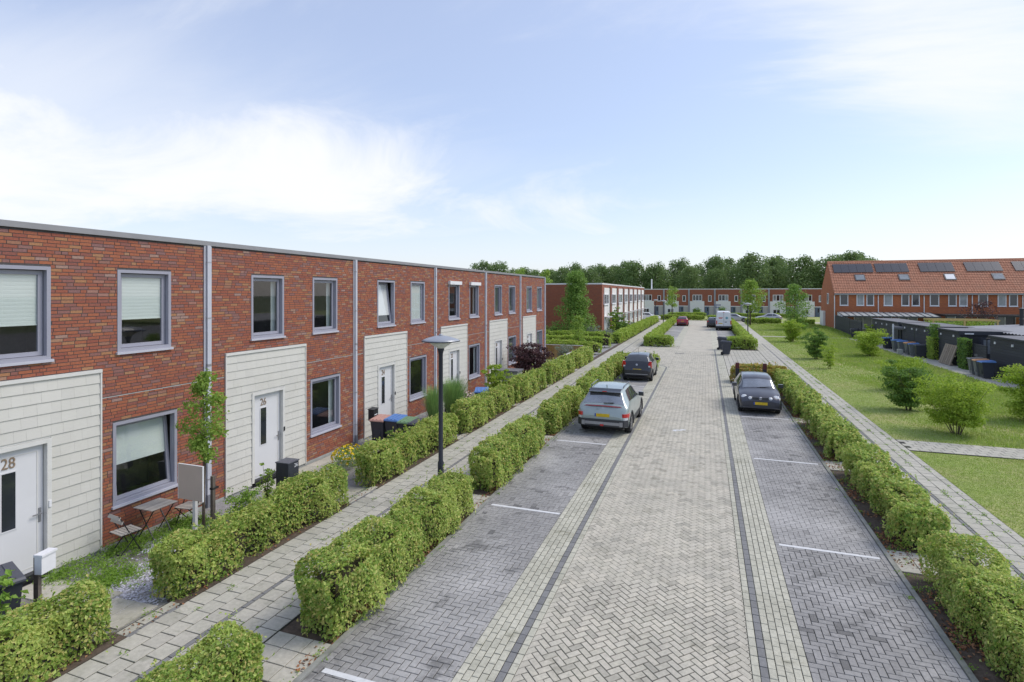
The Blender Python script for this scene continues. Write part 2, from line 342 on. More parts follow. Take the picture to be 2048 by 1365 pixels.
def np_mesh(name, V, nper):
    """V: (faces*nper,3) unshared corners"""
    nf = len(V)//nper; me = bpy.data.meshes.new(name)
    me.vertices.add(len(V)); me.vertices.foreach_set('co', np.asarray(V, dtype=np.float32).ravel())
    me.loops.add(len(V)); me.loops.foreach_set('vertex_index', np.arange(len(V), dtype=np.int32))
    me.polygons.add(nf); me.polygons.foreach_set('loop_start', np.arange(0, len(V), nper, dtype=np.int32)); me.polygons.foreach_set('use_smooth', np.zeros(nf, dtype=bool))
    me.update(calc_edges=True); return me
def boxes_mesh(name, A, skip_bottom=True):
    A = np.asarray(A, dtype=np.float32); n = len(A)
    x0,x1,y0,y1,z0,z1 = A.T
    V = np.stack([np.stack(c, 1) for c in ((x0,y0,z0),(x1,y0,z0),(x1,y1,z0),(x0,y1,z0),(x0,y0,z1),(x1,y0,z1),(x1,y1,z1),(x0,y1,z1))], 1)
    Q = np.array([(4,5,6,7),(0,1,5,4),(1,2,6,5),(2,3,7,6),(3,0,4,7)] + ([] if skip_bottom else [(0,3,2,1)]))
    F = (np.arange(n)[:,None,None]*8 + Q[None]).reshape(-1)
    me = bpy.data.meshes.new(name); me.vertices.add(n*8); me.vertices.foreach_set('co', V.ravel())
    nl = len(F); me.loops.add(nl); me.loops.foreach_set('vertex_index', F.astype(np.int32))
    me.polygons.add(nl//4); me.polygons.foreach_set('loop_start', np.arange(0, nl, 4, dtype=np.int32)); me.polygons.foreach_set('use_smooth', np.zeros(nl//4, dtype=bool)); me.update(calc_edges=True)
    return me
_f = 1090./1024.; _s, _c = math.sin(R(19.594)), math.cos(R(19.594))
def depth_view(x, y, z):
    """distance ahead of the photographer and whether a point is in the frame; used only to decide which pieces become single objects"""
    d = -x*_s + y*_c
    if d < .5: return 1e9, False
    u = _f*(x*_c + y*_s)/d; v = (_f*(z-5)/d*1024 - 588)
    return d, (abs(u) < 1.0 and -1365 < v < 0)
def clip(poly, axis, lim, keep_greater):
    out = []; n = len(poly)
    for i in range(n):
        a, b = poly[i], poly[(i+1) % n]
        ia = (a[axis] >= lim) == keep_greater; ib = (b[axis] >= lim) == keep_greater
        if ia: out.append(a)
        if ia != ib:
            t = (lim-a[axis])/(b[axis]-a[axis]); out.append((a[0]+t*(b[0]-a[0]), a[1]+t*(b[1]-a[1])))
    return out
def area(p): return abs(sum(p[i][0]*p[(i+1)%len(p)][1]-p[(i+1)%len(p)][0]*p[i][1] for i in range(len(p))))/2

# ---------------------------------------------------------------- ground sheets
def slab(name, x0, x1, y0, y1, z1, m, z0=-.45):
    return struct(MB().box(x0, x1, y0, y1, z0, z1, 'b').build(name, m))
struct(MB().poly([(-900,-60,-.5),(900,-60,-.5),(900,1500,-.5),(-900,1500,-.5)]).build('ground', m_base))
JZ = -.0075
road = slab('road', -2.40, .57, -2, 104, JZ, m_joint)
borderL = slab('road_border', -3.10, -2.40, -2, 104, JZ-.001, m_joint)
borderR = slab('road_border', .57, 1.30, -2, 104, JZ-.001, m_joint)
bayL = slab('parking_bay', -4.92, -3.10, -2, 38.4, JZ-.002, m_joint)
bayR = slab('parking_bay', 1.30, 3.22, -2, 32.9, JZ-.002, m_joint)
pathL = slab('pavement', -8.22, -5.97, -2, 104, JZ-.001, m_joint)
pathR = slab('pavement', 4.33, 6.13, -2, 104, JZ-.001, m_joint)
crossing = slab('crossing', -5.97, -3.10, 38.4, 104, JZ-.003, m_joint)
platform = slab('tiled_platform', 1.30, 4.33, 34.2, 104, JZ-.003, m_joint)
soilL = slab('planting_bed', -5.97, -5.0, -2, 38.4, -.02, m_soil)
soilR = slab('planting_bed', 3.30, 4.33, -2, 34.2, -.02, m_soil)
kerbL = slab('kerb', -5.0, -4.92, -2, 38.4, .025, m_kerb)
slab('planting_bed', 1.30, 3.299, 32.9, 34.2, -.021, m_soil); kerbR = slab('kerb', 3.22, 3.30, -2, 32.9, .025, m_kerb)
slab('far_road', -60, 90, 104, 108.5, -.02, m_road)
slab('far_garden', -60, 90, 108.5, 134.6, -.05, m_lawn)
slab('lawn', 6.13, 14.9, -2, 20.7, -.03, m_lawn); slab('lawn', 6.13, 14.9, 22.1, 70.0, -.03, m_lawn)
slab('lawn', 6.13, 17.0, 71.0, 104, -.03, m_lawn)
slab('lawn', 17.0, 90, 71.0, 104, -.06, m_lawn)
cpath = slab('footpath', 6.13, 14.9, 20.7, 22.1, JZ, m_joint)
slab('footpath', 6.13, 14.9, 70.0, 71.0, -.01, m_tile)
shedpath = slab('footpath', 14.9, 16.5, -2, 71.0, -.015, m_tile)
slab('back_garden', 16.5, 60, -2, 71.0, -.05, m_garden)
_g = MB(); _x = [(-8.22, -.03), (-11.35, -.17)]
_g.v = [(-11.35,-2,-.17),(-8.22,-2,-.03),(-8.22,63,-.03),(-11.35,63,-.17)]; _g.f = [(0,1,2,3)]; _g.mi = [0]
struct(_g.build('front_garden', m_garden))
slab('back_garden', -60, -11.35, 39.5, 125, -.16, m_lawn)
slab('front_garden', -11.35, -8.22, 63, 104, -.06, m_lawn)

# ---------------------------------------------------------------- paving, laid stone by stone
PAVEMESH = {}
def pave(parent, pieces, m, name='brick', single=300, ztop=0., jit=.002, thick=.05, gap=.0105):
    """pieces: (polygon, key) key=(cx,cy,angle,length,width) for whole stones, None for cut ones"""
    order = []
    for i, (p, key) in enumerate(pieces):
        if key is None: continue
        d, iv = depth_view(key[0], key[1], 0.)
        if iv: order.append((d, i))
    order.sort(); ones = set(i for _, i in order[:single]); rest = MB()
    for i, (p, key) in enumerate(pieces):
        dz = random.uniform(-jit, jit)
        if i in ones:
            k = (round(key[3],3), round(key[4],3), m.name)
            if k not in PAVEMESH:
                l, w = key[3]-gap, key[4]-gap; c = .004
                b = MB(); b.v = [(sx*l/2, sy*w/2, -thick) for sx, sy in ((-1,-1),(1,-1),(1,1),(-1,1))] + [(sx*l/2, sy*w/2, -c) for sx, sy in ((-1,-1),(1,-1),(1,1),(-1,1))] + [(sx*(l/2-c), sy*(w/2-c), 0) for sx, sy in ((-1,-1),(1,-1),(1,1),(-1,1))]
                b.f = [(8,9,10,11)] + [(a+i, a+(i+1)%4, a+4+(i+1)%4, a+4+i) for a in (0,4) for i in range(4)]; b.mi = [0]*len(b.f)
                me = b.mesh(name); me.materials.append(m); PAVEMESH[k] = me
            o = bpy.data.objects.new(name, PAVEMESH[k]); COL.objects.link(o); o.parent = parent
            o.location = (key[0], key[1], ztop+dz); o.rotation_euler = (random.gauss(0,.006), random.gauss(0,.006), key[2]+random.gauss(0,.006))
        else:
            cx = sum(q[0] for q in p)/len(p); cy = sum(q[1] for q in p)/len(p); sh = gap/2
            q2 = []
            for q in p:
                dx, dy = q[0]-cx, q[1]-cy; r = math.hypot(dx, dy)+1e-6; t = max(0, 1-1.3*sh/r); q2.append((cx+dx*t, cy+dy*t))
            if sum(q2[i][0]*q2[(i+1)%len(q2)][1]-q2[(i+1)%len(q2)][0]*q2[i][1] for i in range(len(q2))) < 0: q2.reverse()
            rest.prism(q2, ztop-thick, ztop+dz)
    if rest.f: stuff(rest.build(name+'_field', m, parent))
def herring(x0, x1, y0, y1, ang, w=.105, holes=()):
    ca, sa = math.cos(ang), math.sin(ang); out = []
    cs = [((x-x0)*ca+(y-y0)*sa, -(x-x0)*sa+(y-y0)*ca) for x in (x0,x1) for y in (y0,y1)]
    a0 = int(min(c[0] for c in cs)/w)-3; a1 = int(max(c[0] for c in cs)/w)+3; b0 = int(min(c[1] for c in cs)/w)-3; b1 = int(max(c[1] for c in cs)/w)+3
    for a in range(a0, a1):
        for b in range(b0, b1):
            m = (a-b) % 4
            if m == 0: c = [(a,b),(a+2,b),(a+2,b+1),(a,b+1)]; an = ang
            elif m == 3: c = [(a,b),(a+1,b),(a+1,b+2),(a,b+2)]; an = ang+math.pi/2
            else: continue
            p = [(x0+(u*ca-v*sa)*w, y0+(u*sa+v*ca)*w) for u, v in c]
            cx = sum(q[0] for q in p)/4; cy = sum(q[1] for q in p)/4
            if cx < x0-.2 or cx > x1+.2 or cy < y0-.2 or cy > y1+.2: continue
            A = area(p)
            for ax, lim, kg in ((0,x0,True),(0,x1,False),(1,y0,True),(1,y1,False)):
                p = clip(p, ax, lim, kg)
                if len(p) < 3: break
            if len(p) < 3: continue
            B = area(p)
            if B < .0006: continue
            out.append((p, (cx, cy, an, 2*w, w) if B > A*.999 else None))
    return out
def rect(x0, x1, y0, y1, key=True):
    k = None
    if key:
        k = ((x0+x1)/2, (y0+y1)/2, math.pi/2, y1-y0, x1-x0) if (y1-y0) >= (x1-x0) else ((x0+x1)/2, (y0+y1)/2, 0, x1-x0, y1-y0)
    return ([(x0,y0),(x1,y0),(x1,y1),(x0,y1)], k)
def rows(xs, y0, y1, step, off=.5):
    out = []
    for i, (a, b) in enumerate(xs):
        y = y0 - (step*off if i % 2 else 0)
        while y < y1-.02:
            if y >= y0: out.append(rect(a, b, y, y+step))
            y += step
    return out
Y0 = 3.6
def cut(pcs, holes):
    res = []
    for p, k in pcs:
        cx = sum(q[0] for q in p)/len(p); cy = sum(q[1] for q in p)/len(p)
        if not any(h[0]-.06 < cx < h[1]+.06 and h[2]-.035 < cy < h[3]+.035 for h in holes): res.append((p, k))
    return res
LINES = [5.98, 12.02, 18.06, 24.1, 30.1]
pave(road, herring(-2.365, .57, Y0, 50, R(45)), m_road, gap=.0125)
cl = [(-3.10+.105*i, -3.10+.105*(i+1)) for i in range(5)]
pave(borderL, rows(cl, Y0, 38.2, .21), m_cream, single=240)
pave(borderL, rows([(-2.575, -2.47)], Y0, 38.2, .21), m_dark, single=45, name='dark_brick')
pave(borderL, rows([(-2.47, -2.365)], Y0, 38.2, .21), m_cream, single=40)
cr = [(.78+.104*i, .78+.104*(i+1)) for i in range(5)]
pave(borderR, rows(cr, Y0, 52, .21), m_cream, single=240)
pave(borderR, rows([(.675, .78)], Y0, 52, .21), m_dark, single=45, name='dark_brick')
pave(borderR, rows([(.57, .675)], Y0, 52, .21), m_cream, single=40)
hl = [(-4.92, -3.10, y-.05, y+.05) for y in LINES]; hr = [(1.30, 3.22, y-.05, y+.05) for y in LINES]
pave(bayL, herring(-4.82, -3.10, Y0, 38.3, 0.), m_bay)
pave(bayL, rows([(-4.92, -4.82)], Y0, 38.3, .21), m_bay, single=30)
pave(bayR, herring(1.30, 3.12, Y0, 32.9, 0.), m_bay)
pave(bayR, rows([(3.12, 3.22)], Y0, 32.9, .21), m_bay, single=30)
for par, a, b in ((bayL, -4.82, -3.10), (bayR, 1.34, 3.12)):
    for y in LINES:
        if y > 30 and a > 0: continue
        struct(MB().box(a+.03, b-.03, y-.042, y+.042, .001, .0048, 'b').build('parking_line', m_linewhite))
# slabs of the two pavements
xl = [(-7.95,-7.6),(-7.6,-7.3),(-7.3,-7.0)]; xl2 = [(-6.92,-6.62),(-6.62,-6.32),(-6.32,-5.985)]
pave(pathL, rows(xl, Y0, 62, .3) + rows(xl2, Y0+.15, 62, .3), m_tile, name='slab', gap=.015, single=280)
GAPS = [(5.6,6.5),(10.95,12.1),(17.0,17.75),(23.0,23.5),(28.15,29.0),(34.8,35.6)]
for ga, gb in GAPS:
    pave(pathL, rows([(-8.2,-8.0)], ga, gb-.1, .3), m_tile, name='slab', gap=.015, single=20)
    pave(pathL, rows([(-8.0,-7.9)], ga, gb-.1, .21), m_dark, name='dark_brick', single=20)
_e = [-2] + [v for g in GAPS for v in g] + [62]
for ga, gb in zip(_e[::2], _e[1::2]): slab('planting_bed', -8.3, -7.96, ga, gb, -.004, m_soil)
pave(pathL, rows([(-7.0,-6.92)], Y0, 62, .21), m_dark, name='dark_brick', single=80)
xr = [(4.35,4.65),(4.65,4.95),(4.95,5.25)]; xr2 = [(5.33,5.63),(5.63,5.93)]
pave(pathR, rows(xr, Y0, 60, .3, 0.) + rows(xr2, Y0+.15, 60, .3, 0.), m_tile, name='slab', gap=.015, single=260)
pave(pathR, rows([(5.93,6.12)], Y0, 60, .3), m_tile, name='slab', gap=.015, single=40)
pave(pathR, rows([(5.25,5.33)], Y0, 60, .21), m_dark, name='dark_brick', single=60)
pave(cpath, [rect(6.14+.3*i+(.15 if j % 2 else 0), 6.44+.3*i+(.15 if j % 2 else 0), 20.72+.27*j, 20.99+.27*j) for j in range(5) for i in range(28)], m_tile, name='slab', gap=.015, single=150)
for par, a, b, ys in ((soilL, -5.96, -5.02, LINES), (soilR, 3.31, 4.32, LINES)):
    pc = []
    for y in ys:
        if a > 0 and y > 30: continue
        for j in range(3):
            n = 3; wd = (b-a)/n
            for i in range(n): pc.append(rect(a+wd*i, a+wd*(i+1), y-.42+.3*j, y-.12+.3*j))
    pave(par, pc, m_tile, name='slab', gap=.015, ztop=.004, single=40)
pave(platform, rows([(1.32+.3*i, 1.62+.3*i) for i in range(10)], 34.25, 52.0, .3, 0.), m_tile, name='slab', gap=.022, single=200)
_cx = []
for q, k in herring(-5.95, -2.37, 38.4, 54.2, R(45)):
    mx, my = sum(a[0] for a in q)/len(q), sum(a[1] for a in q)/len(q)
    if any((my-cy)*s < (1.86 if mx < -4.2 else -9) or (mx >= -4.2 and (my-cy)*s > 0 and math.hypot(mx+4.2, my-cy) < 1.86) for cy, s in ((38.2, 1), (54.4, -1))): continue
    _cx.append((q, k))
pave(crossing, _cx, m_road, single=100)
for k in range(7):
    for cy, s in ((38.2, 1), (54.4, -1)):
        r = 1.10+.105*k; lo, hi = sorted((cy+s*r, cy+s*(r+.105)))
        pave(borderL, [rect(-5.95+.21*i, -5.74+.21*i, lo, hi) for i in range(8)], m_dark if k == 5 else m_cream, name='dark_brick' if k == 5 else 'brick', single=0)
# the border swings round the ends of the parking strip
def arc_border(cx, cy, a0, a1, sgn):
    for k in range(7):
        r0 = 1.10+.105*k; n = int((r0+.05)*abs(a1-a0)/.21)
        pcs = []
        for i in range(n):
            t0 = a0+(a1-a0)*i/n; t1 = a0+(a1-a0)*(i+1)/n
            pcs.append(([(cx+r0*math.cos(t0), cy+r0*math.sin(t0)), (cx+(r0+.105)*math.cos(t0), cy+(r0+.105)*math.sin(t0)), (cx+(r0+.105)*math.cos(t1), cy+(r0+.105)*math.sin(t1)), (cx+r0*math.cos(t1), cy+r0*math.sin(t1))], None))
        pave(borderL, pcs, m_dark if k == 5 else m_cream, name='dark_brick' if k == 5 else 'brick', ztop=.002)
arc_border(-4.2, 38.2, 0, math.pi/2, 1); arc_border(-4.2, 54.4, 0, -math.pi/2, -1)
# beyond the reach of single stones the same surfaces go on as plain sheets
def sheet(name, x0, x1, y0, y1, z, m): return struct(MB().box(x0, x1, y0, y1, -.4, z, 'b').build(name, m))
sheet('road', -2.36, .57, 50, 104, -.002, m_road); sheet('road_border', .575, 1.30, 52, 104, -.003, m_cream); sheet('road_border', -3.1, -2.365, 54.4, 104, -.003, m_cream)
sheet('parking_bay', -4.92, -3.105, 54, 101, -.004, m_bay); sheet('parking_bay', 1.305, 3.22, 54, 101, -.004, m_bay)
sheet('pavement', -7.9, -5.98, 62, 104, -.003, m_tile); sheet('pavement', 4.05, 6.12, 60, 104, -.003, m_tile)
sheet('planting_bed', -5.97, -4.93, 53.2, 101, -.005, m_soil); sheet('planting_bed', 3.225, 4.04, 52.5, 101, -.005, m_soil)
# small ironwork and marks of the road
d_ = thing('road_drain', 'dark iron gully grate let into the pale brick crossing', 'drain', (-2.1, 47.85, 0))
MB().box(-.38, .38, -.13, .13, -.05, .008, 'b').build('grate_frame', m_anthracite, d_)
_b = MB()
for i in range(9): _b.box(-.34+.078*i, -.30+.078*i, -.10, .10, .002, .014, 'b')
_b.build('grate_bars', m_black, d_)
_b = MB()
for (x, y, l, a) in ((-.98, 20.85, .34, .1), (-.80, 20.98, .22, -.3), (-1.08, 20.72, .15, .4)):
    _b.prism([(x+l*math.cos(t)*(.5+.1*math.sin(5*t)), y+.07*math.sin(t)) for t in [2*math.pi*k/10 for k in range(10)]], .001, .006)
struct(_b.build('road_marking', m_linewhite))
# ---------------------------------------------------------------- houses
m_darkglass = mat('dark_reflecting_pane', (.030, .035, .042), .06, .25, 1.5, spec=.9)
m_paleglass = mat('curtained_pane', (.26, .28, .29), .12, .35, 1.2, spec=.8)
m_bluedoor = mat('blue_grey_door', (.10, .135, .19), .5, .08)
m_beige = mat('beige_entry_panel', (.42, .40, .37), .8, .1)
m_pilaster = mat('grey_downpipe_strip', (.30, .31, .34), .7, .08)
m_brownpipe = mat('brown_downpipe', (.16, .115, .095), .7, .1)
def text_mesh(txt, size, depth, sx=1.):
    cu = bpy.data.curves.new('text', 'FONT'); cu.body = txt; cu.size = size; cu.extrude = depth; cu.align_x = 'CENTER'; cu.align_y = 'CENTER'
    o = bpy.data.objects.new('text', cu); COL.objects.link(o)
    me = bpy.data.meshes.new_from_object(o.evaluated_get(bpy.context.evaluated_depsgraph_get()))
    bpy.data.objects.remove(o); bpy.data.curves.remove(cu)
    # text lies in XY facing +Z; turn it so that it faces +X with +Y to the reader's right
    me.transform(Matrix(((0,0,1,0),(sx,0,0,0),(0,1,0,0),(0,0,0,1)))); return me
def wall_face(b, u0, u1, z0, z1, holes, x, rev=.16):
    us = sorted({u0,u1,*[h[0] for h in holes],*[h[1] for h in holes]}); zs = sorted({z0,z1,*[h[2] for h in holes],*[h[3] for h in holes]})
    us = [u for u in us if u0 <= u <= u1]; zs = [z for z in zs if z0 <= z <= z1]
    for a, c in zip(us, us[1:]):
        for d, e in zip(zs, zs[1:]):
            mu, mz = (a+c)/2, (d+e)/2
            if any(h[0] < mu < h[1] and h[2] < mz < h[3] for h in holes): continue
            b.poly([(x,a,d),(x,c,d),(x,c,e),(x,a,e)])
    for h in holes:
        a, c, d, e = h[:4]; y = x-rev
        b.poly([(x,a,d),(y,a,d),(y,c,d),(x,c,d)]); b.poly([(x,a,e),(x,c,e),(y,c,e),(y,a,e)])
        b.poly([(x,a,d),(x,a,e),(y,a,e),(y,a,d)]); b.poly([(x,c,d),(y,c,d),(y,c,e),(x,c,e)])
def window(par, u0, u1, z0, z1, blind=None, tilt=0., cassette=False, inner='room', fm=None, curtain=False):
    """blind: (material, share of the height that is covered)"""
    fm = fm or m_frame; w = .065
    b = MB()
    b.box(-.13, .012, u0, u0+w, z0, z1); b.box(-.13, .012, u1-w, u1, z0, z1); b.box(-.129, .011, u0+w, u1-w, z1-w, z1); b.box(-.129, .011, u0+w, u1-w, z0, z0+w)
    o = b.build('window', fm, par)
    MB().box(-.05, .055, u0-.03, u1+.03, z0-.052, z0-.002).build('sill', m_sill, o)
    a0, a1, c0, c1 = u0+w+.012, u1-w-.012, z0+w+.008, z1-w-.012; s = .075
    sb = MB()
    sb.box(-.05, .0, a0, a0+s, 0, c1-c0); sb.box(-.05, .0, a1-s, a1, 0, c1-c0); sb.box(-.049, -.001, a0+s, a1-s, 0, s); sb.box(-.049, -.001, a0+s, a1-s, c1-c0-s, c1-c0)
    so = sb.build('sash', fm, o, loc=(-.085, 0, c0))
    po = MB().poly([(-.024,a0+s,s),(-.024,a1-s,s),(-.024,a1-s,c1-c0-s),(-.024,a0+s,c1-c0-s)]).build('pane', m_glass, o, loc=(-.085, 0, c0))
    if tilt: so.rotation_euler = (0, -R(tilt), 0); po.rotation_euler = (0, -R(tilt), 0)
    if blind:
        zb = c1-.06-(c1-c0-.12)*blind[1]; off = -.16 if not tilt else -.126
        bb = MB()
        if tilt: bb.box(-.030, -.027, a0+s*.8, a1-s*.8, zb-c0, c1-c0-.06); q = bb.build('blind', blind[0], o, loc=(-.085, 0, c0)); q.rotation_euler = (0, -R(tilt), 0)
        else:
            n = max(3, int((c1-.03-zb)/.035)); bz = np.linspace(c1-.03, zb, n+1)
            for i in range(n):
                bb.poly([(-.125,a0,bz[i+1]),(-.125,a1,bz[i+1]),(-.127 if i % 2 else -.1235,a1,bz[i]),(-.127 if i % 2 else -.1235,a0,bz[i])])
            bb.box(-.138, -.116, a0, a1, zb-.02, zb); bb.build('blind', blind[0], o)
    if cassette: MB().box(-.02, .13, u0-.05, u1+.05, z1-.06, z1+.10).box(.131, .136, u0+.12, u0+.42, z1+.0, z1+.04).build('screen_box', m_white, o)
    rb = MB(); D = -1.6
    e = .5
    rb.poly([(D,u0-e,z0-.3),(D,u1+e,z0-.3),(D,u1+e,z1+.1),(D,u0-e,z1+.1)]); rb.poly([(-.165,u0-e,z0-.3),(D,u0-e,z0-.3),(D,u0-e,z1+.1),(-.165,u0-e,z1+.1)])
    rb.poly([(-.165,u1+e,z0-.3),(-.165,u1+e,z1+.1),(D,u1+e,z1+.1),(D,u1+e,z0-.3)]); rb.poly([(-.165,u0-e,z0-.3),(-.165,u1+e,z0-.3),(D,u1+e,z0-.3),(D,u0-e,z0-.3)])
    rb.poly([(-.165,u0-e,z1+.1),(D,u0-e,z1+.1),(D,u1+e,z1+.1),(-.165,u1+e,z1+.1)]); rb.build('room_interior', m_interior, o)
    if curtain:
        cb = MB(); n = 9; ww = (u1-u0)*.17
        for side in (0, 1):
            st = u0+w if side == 0 else u1-w-ww
            for i in range(n): 
                y0, y1 = st+ww*i/n, st+ww*(i+1)/n
                cb.poly([(-.22-.02*(i%2),y0,z0),(-.22-.02*((i+1)%2),y1,z0),(-.22-.02*((i+1)%2),y1,z1),(-.22-.02*(i%2),y0,z1)])
        cb.build('curtain', m_curtain, o)
    return o
SH = {}
def brick_wall(par, u0, u1, z0, z1, holes, singles, world):
    P, Q = .0655, .218; recs = []; ones = []
    n = int((z1-z0)/P)
    for r in range(n):
        za = z0+r*P; zb = za+P-.0125; u = u0 - random.uniform(0, .2)
        hs = [h for h in holes if h[2] < zb and h[3] > za]
        while u < u1:
            l = Q if random.random() > .12 else .112
            a, c = max(u, u0), min(u+l-.011, u1); segs = [(a, c)]
            for h in hs:
                ns = []
                for s in segs:
                    if s[1] <= h[0] or s[0] >= h[1]: ns.append(s); continue
                    if s[0] < h[0]: ns.append((s[0], h[0]-.004))
                    if s[1] > h[1]: ns.append((h[1]+.004, s[1]))
                segs = ns
            for s in segs:
                if s[1]-s[0] < .02: continue
                x = random.gauss(0, .0012); recs.append((-.02, x, s[0], s[1], za+random.uniform(-.001,.001), zb+random.uniform(-.001,.001)))
                if abs(s[1]-s[0]-(Q-.011)) < 1e-4:
                    d, iv = depth_view(world[0], world[1]+(s[0]+s[1])/2, (za+zb)/2)
                    if iv: ones.append((d, len(recs)-1))
            u += l
    ones.sort(); sel = set(i for _, i in ones[:singles])
    rest = [r for i, r in enumerate(recs) if i not in sel]
    stuff(link('brickwork', boxes_mesh('brickwork', [(a,b,c,d,e,f) for a,b,c,d,e,f in rest], False), m_brick, par))
    if sel and 'brick' not in SH:
        SH['brick'] = boxes_mesh('brick', [(-.02, 0, 0, Q-.011, 0, P-.0125)], False); SH['brick'].materials.append(m_brick)
    for i in sel:
        a, x, c, d, e, f = recs[i]; o = bpy.data.objects.new('brick', SH['brick']); COL.objects.link(o); o.parent = par; o.location = (x, c, e)
def shingle_mesh(l, h):
    b = MB()
    b.v = [(.010,0,0),(.010,l,0),(.010,l,h),(.010,0,h),(.030,0,0),(.030,l,0),(.014,l,h),(.014,0,h)]
    b.f = [(4,5,6,7),(0,1,5,4),(1,2,6,5),(2,3,7,6),(3,0,4,7)]; b.mi = [0]*5; return b
def cladding(par, u0, u1, z0, z1, door, single):
    o = MB().box(-.02, .009, u0, door[0], z0, z1).box(-.02, .009, door[1], u1, z0, z1).box(-.019, .008, door[0], door[1], door[2], z1).build('cladding', m_trimwhite, par)
    H = .208; n = int((z1-.06-z0)/H)+1; rest = MB()
    for r in range(n):
        zt = z1-.05-r*H; zb = max(zt-H, z0); 
        if zt-zb < .04: continue
        for a, c in (((u0+.02, u1-.02),) if zb >= door[2]-.01 else ((u0+.02, door[0]), (door[1], u1-.02))):
            u = a
            while u < c-.01:
                l = random.uniform(.15, .34); e = min(u+l, c)
                if c-e < .08: e = c
                ovl = .0
                bot = zb if not (zb < door[2] < zt and a > door[0]-.01 and c < door[1]+.01) else max(zb, door[2])
                if single:
                    if 'sh' not in SH: SH['sh'] = shingle_mesh(1, 1).mesh('shingle'); SH['sh'].materials.append(m_shingle)
                    k = bpy.data.objects.new('shingle', SH['sh']); COL.objects.link(k); k.parent = o; k.location = (random.gauss(0,.0006), u+.0008, bot+.003); k.scale = (1, e-u-.0016, zt-bot-.002)
                else:
                    m = shingle_mesh(e-u-.0016, zt-bot-.002); q = len(rest.v); rest.v += [(p[0], p[1]+u+.0008, p[2]+bot+.003) for p in m.v]; rest.f += [tuple(i+q for i in f) for f in m.f]; rest.mi += [0]*5
                u = e
    if rest.f: stuff(rest.build('shingle_field', m_shingle, o))
    MB().box(-.02, .05, u0-.01, u1+.01, z1-.05, z1+.015).box(-.02, .04, u0-.012, u0+.018, z0, z1-.05).box(-.02, .04, u1-.018, u1+.012, z0, z1-.05).build('edge_trim', m_trimwhite, o)
def front_door(par, u0, u1, z0, z1, num, bell=False):
    b = MB(); w = .075
    b.box(-.14, .045, u0, u0+w, z0, z1); b.box(-.14, .045, u1-w, u1, z0, z1); b.box(-.139, .044, u0+w, u1-w, z1-w, z1)
    o = b.build('door', m_trimwhite, par)
    a, c = u0+w+.01, u1-w-.01; b = MB(); x = -.065
    b.box(-.12, x, a, c, z0+.05, z1-w-.01); lo = b.build('door_leaf', m_door, o)
    pm = MB(); 
    pm.box(x, x+.006, a+.085, a+.10, z0+.12, z1-w-.12).box(x, x+.006, c-.10, c-.085, z0+.12, z1-w-.12).box(x, x+.0055, a+.10, c-.10, z1-w-.135, z1-w-.12).box(x, x+.0055, a+.10, c-.10, z0+.12, z0+.135)
    pm.build('door_moulding', m_trimwhite, o)
    p0 = a+(.39 if num == '28' else .30); 
    gl = MB().box(x-.005, x+.004, p0, p0+.205, z0+.93, z0+1.93).build('glass_strip', m_darkglass, o)
    MB().box(x, x+.012, p0-.02, p0, z0+.91, z0+1.95).box(x, x+.012, p0+.205, p0+.225, z0+.91, z0+1.95).box(x, x+.011, p0, p0+.205, z0+.91, z0+.93).box(x, x+.011, p0, p0+.205, z0+1.93, z0+1.95).build('glass_bead', m_door, o)
    t = text_mesh(num, .27, .006, .80); link('house_number', t, m_number, o, (x+.008, p0+.10, z0+2.09))
    hb = MB().box(x, x+.012, c-.075, c-.035, z0+.90, z0+1.16); hb.bar((x+.012, c-.055, z0+1.06), (x+.06, c-.055, z0+1.06), .018, .018); hb.bar((x+.055, c-.05, z0+1.06), (x+.055, c-.19, z0+1.06), .016, .02)
    hb.build('handle', m_steel, o)
    MB().box(-.12, .06, u0+w, u1-w, z0-.05, z0+.045).build('threshold', m_black, o)
    if bell: MB().box(.045, .065, u1-.055, u1-.015, z0+1.15, z0+1.27).build('doorbell', m_black if bell == 2 else m_white, o)
BAY = 5.9
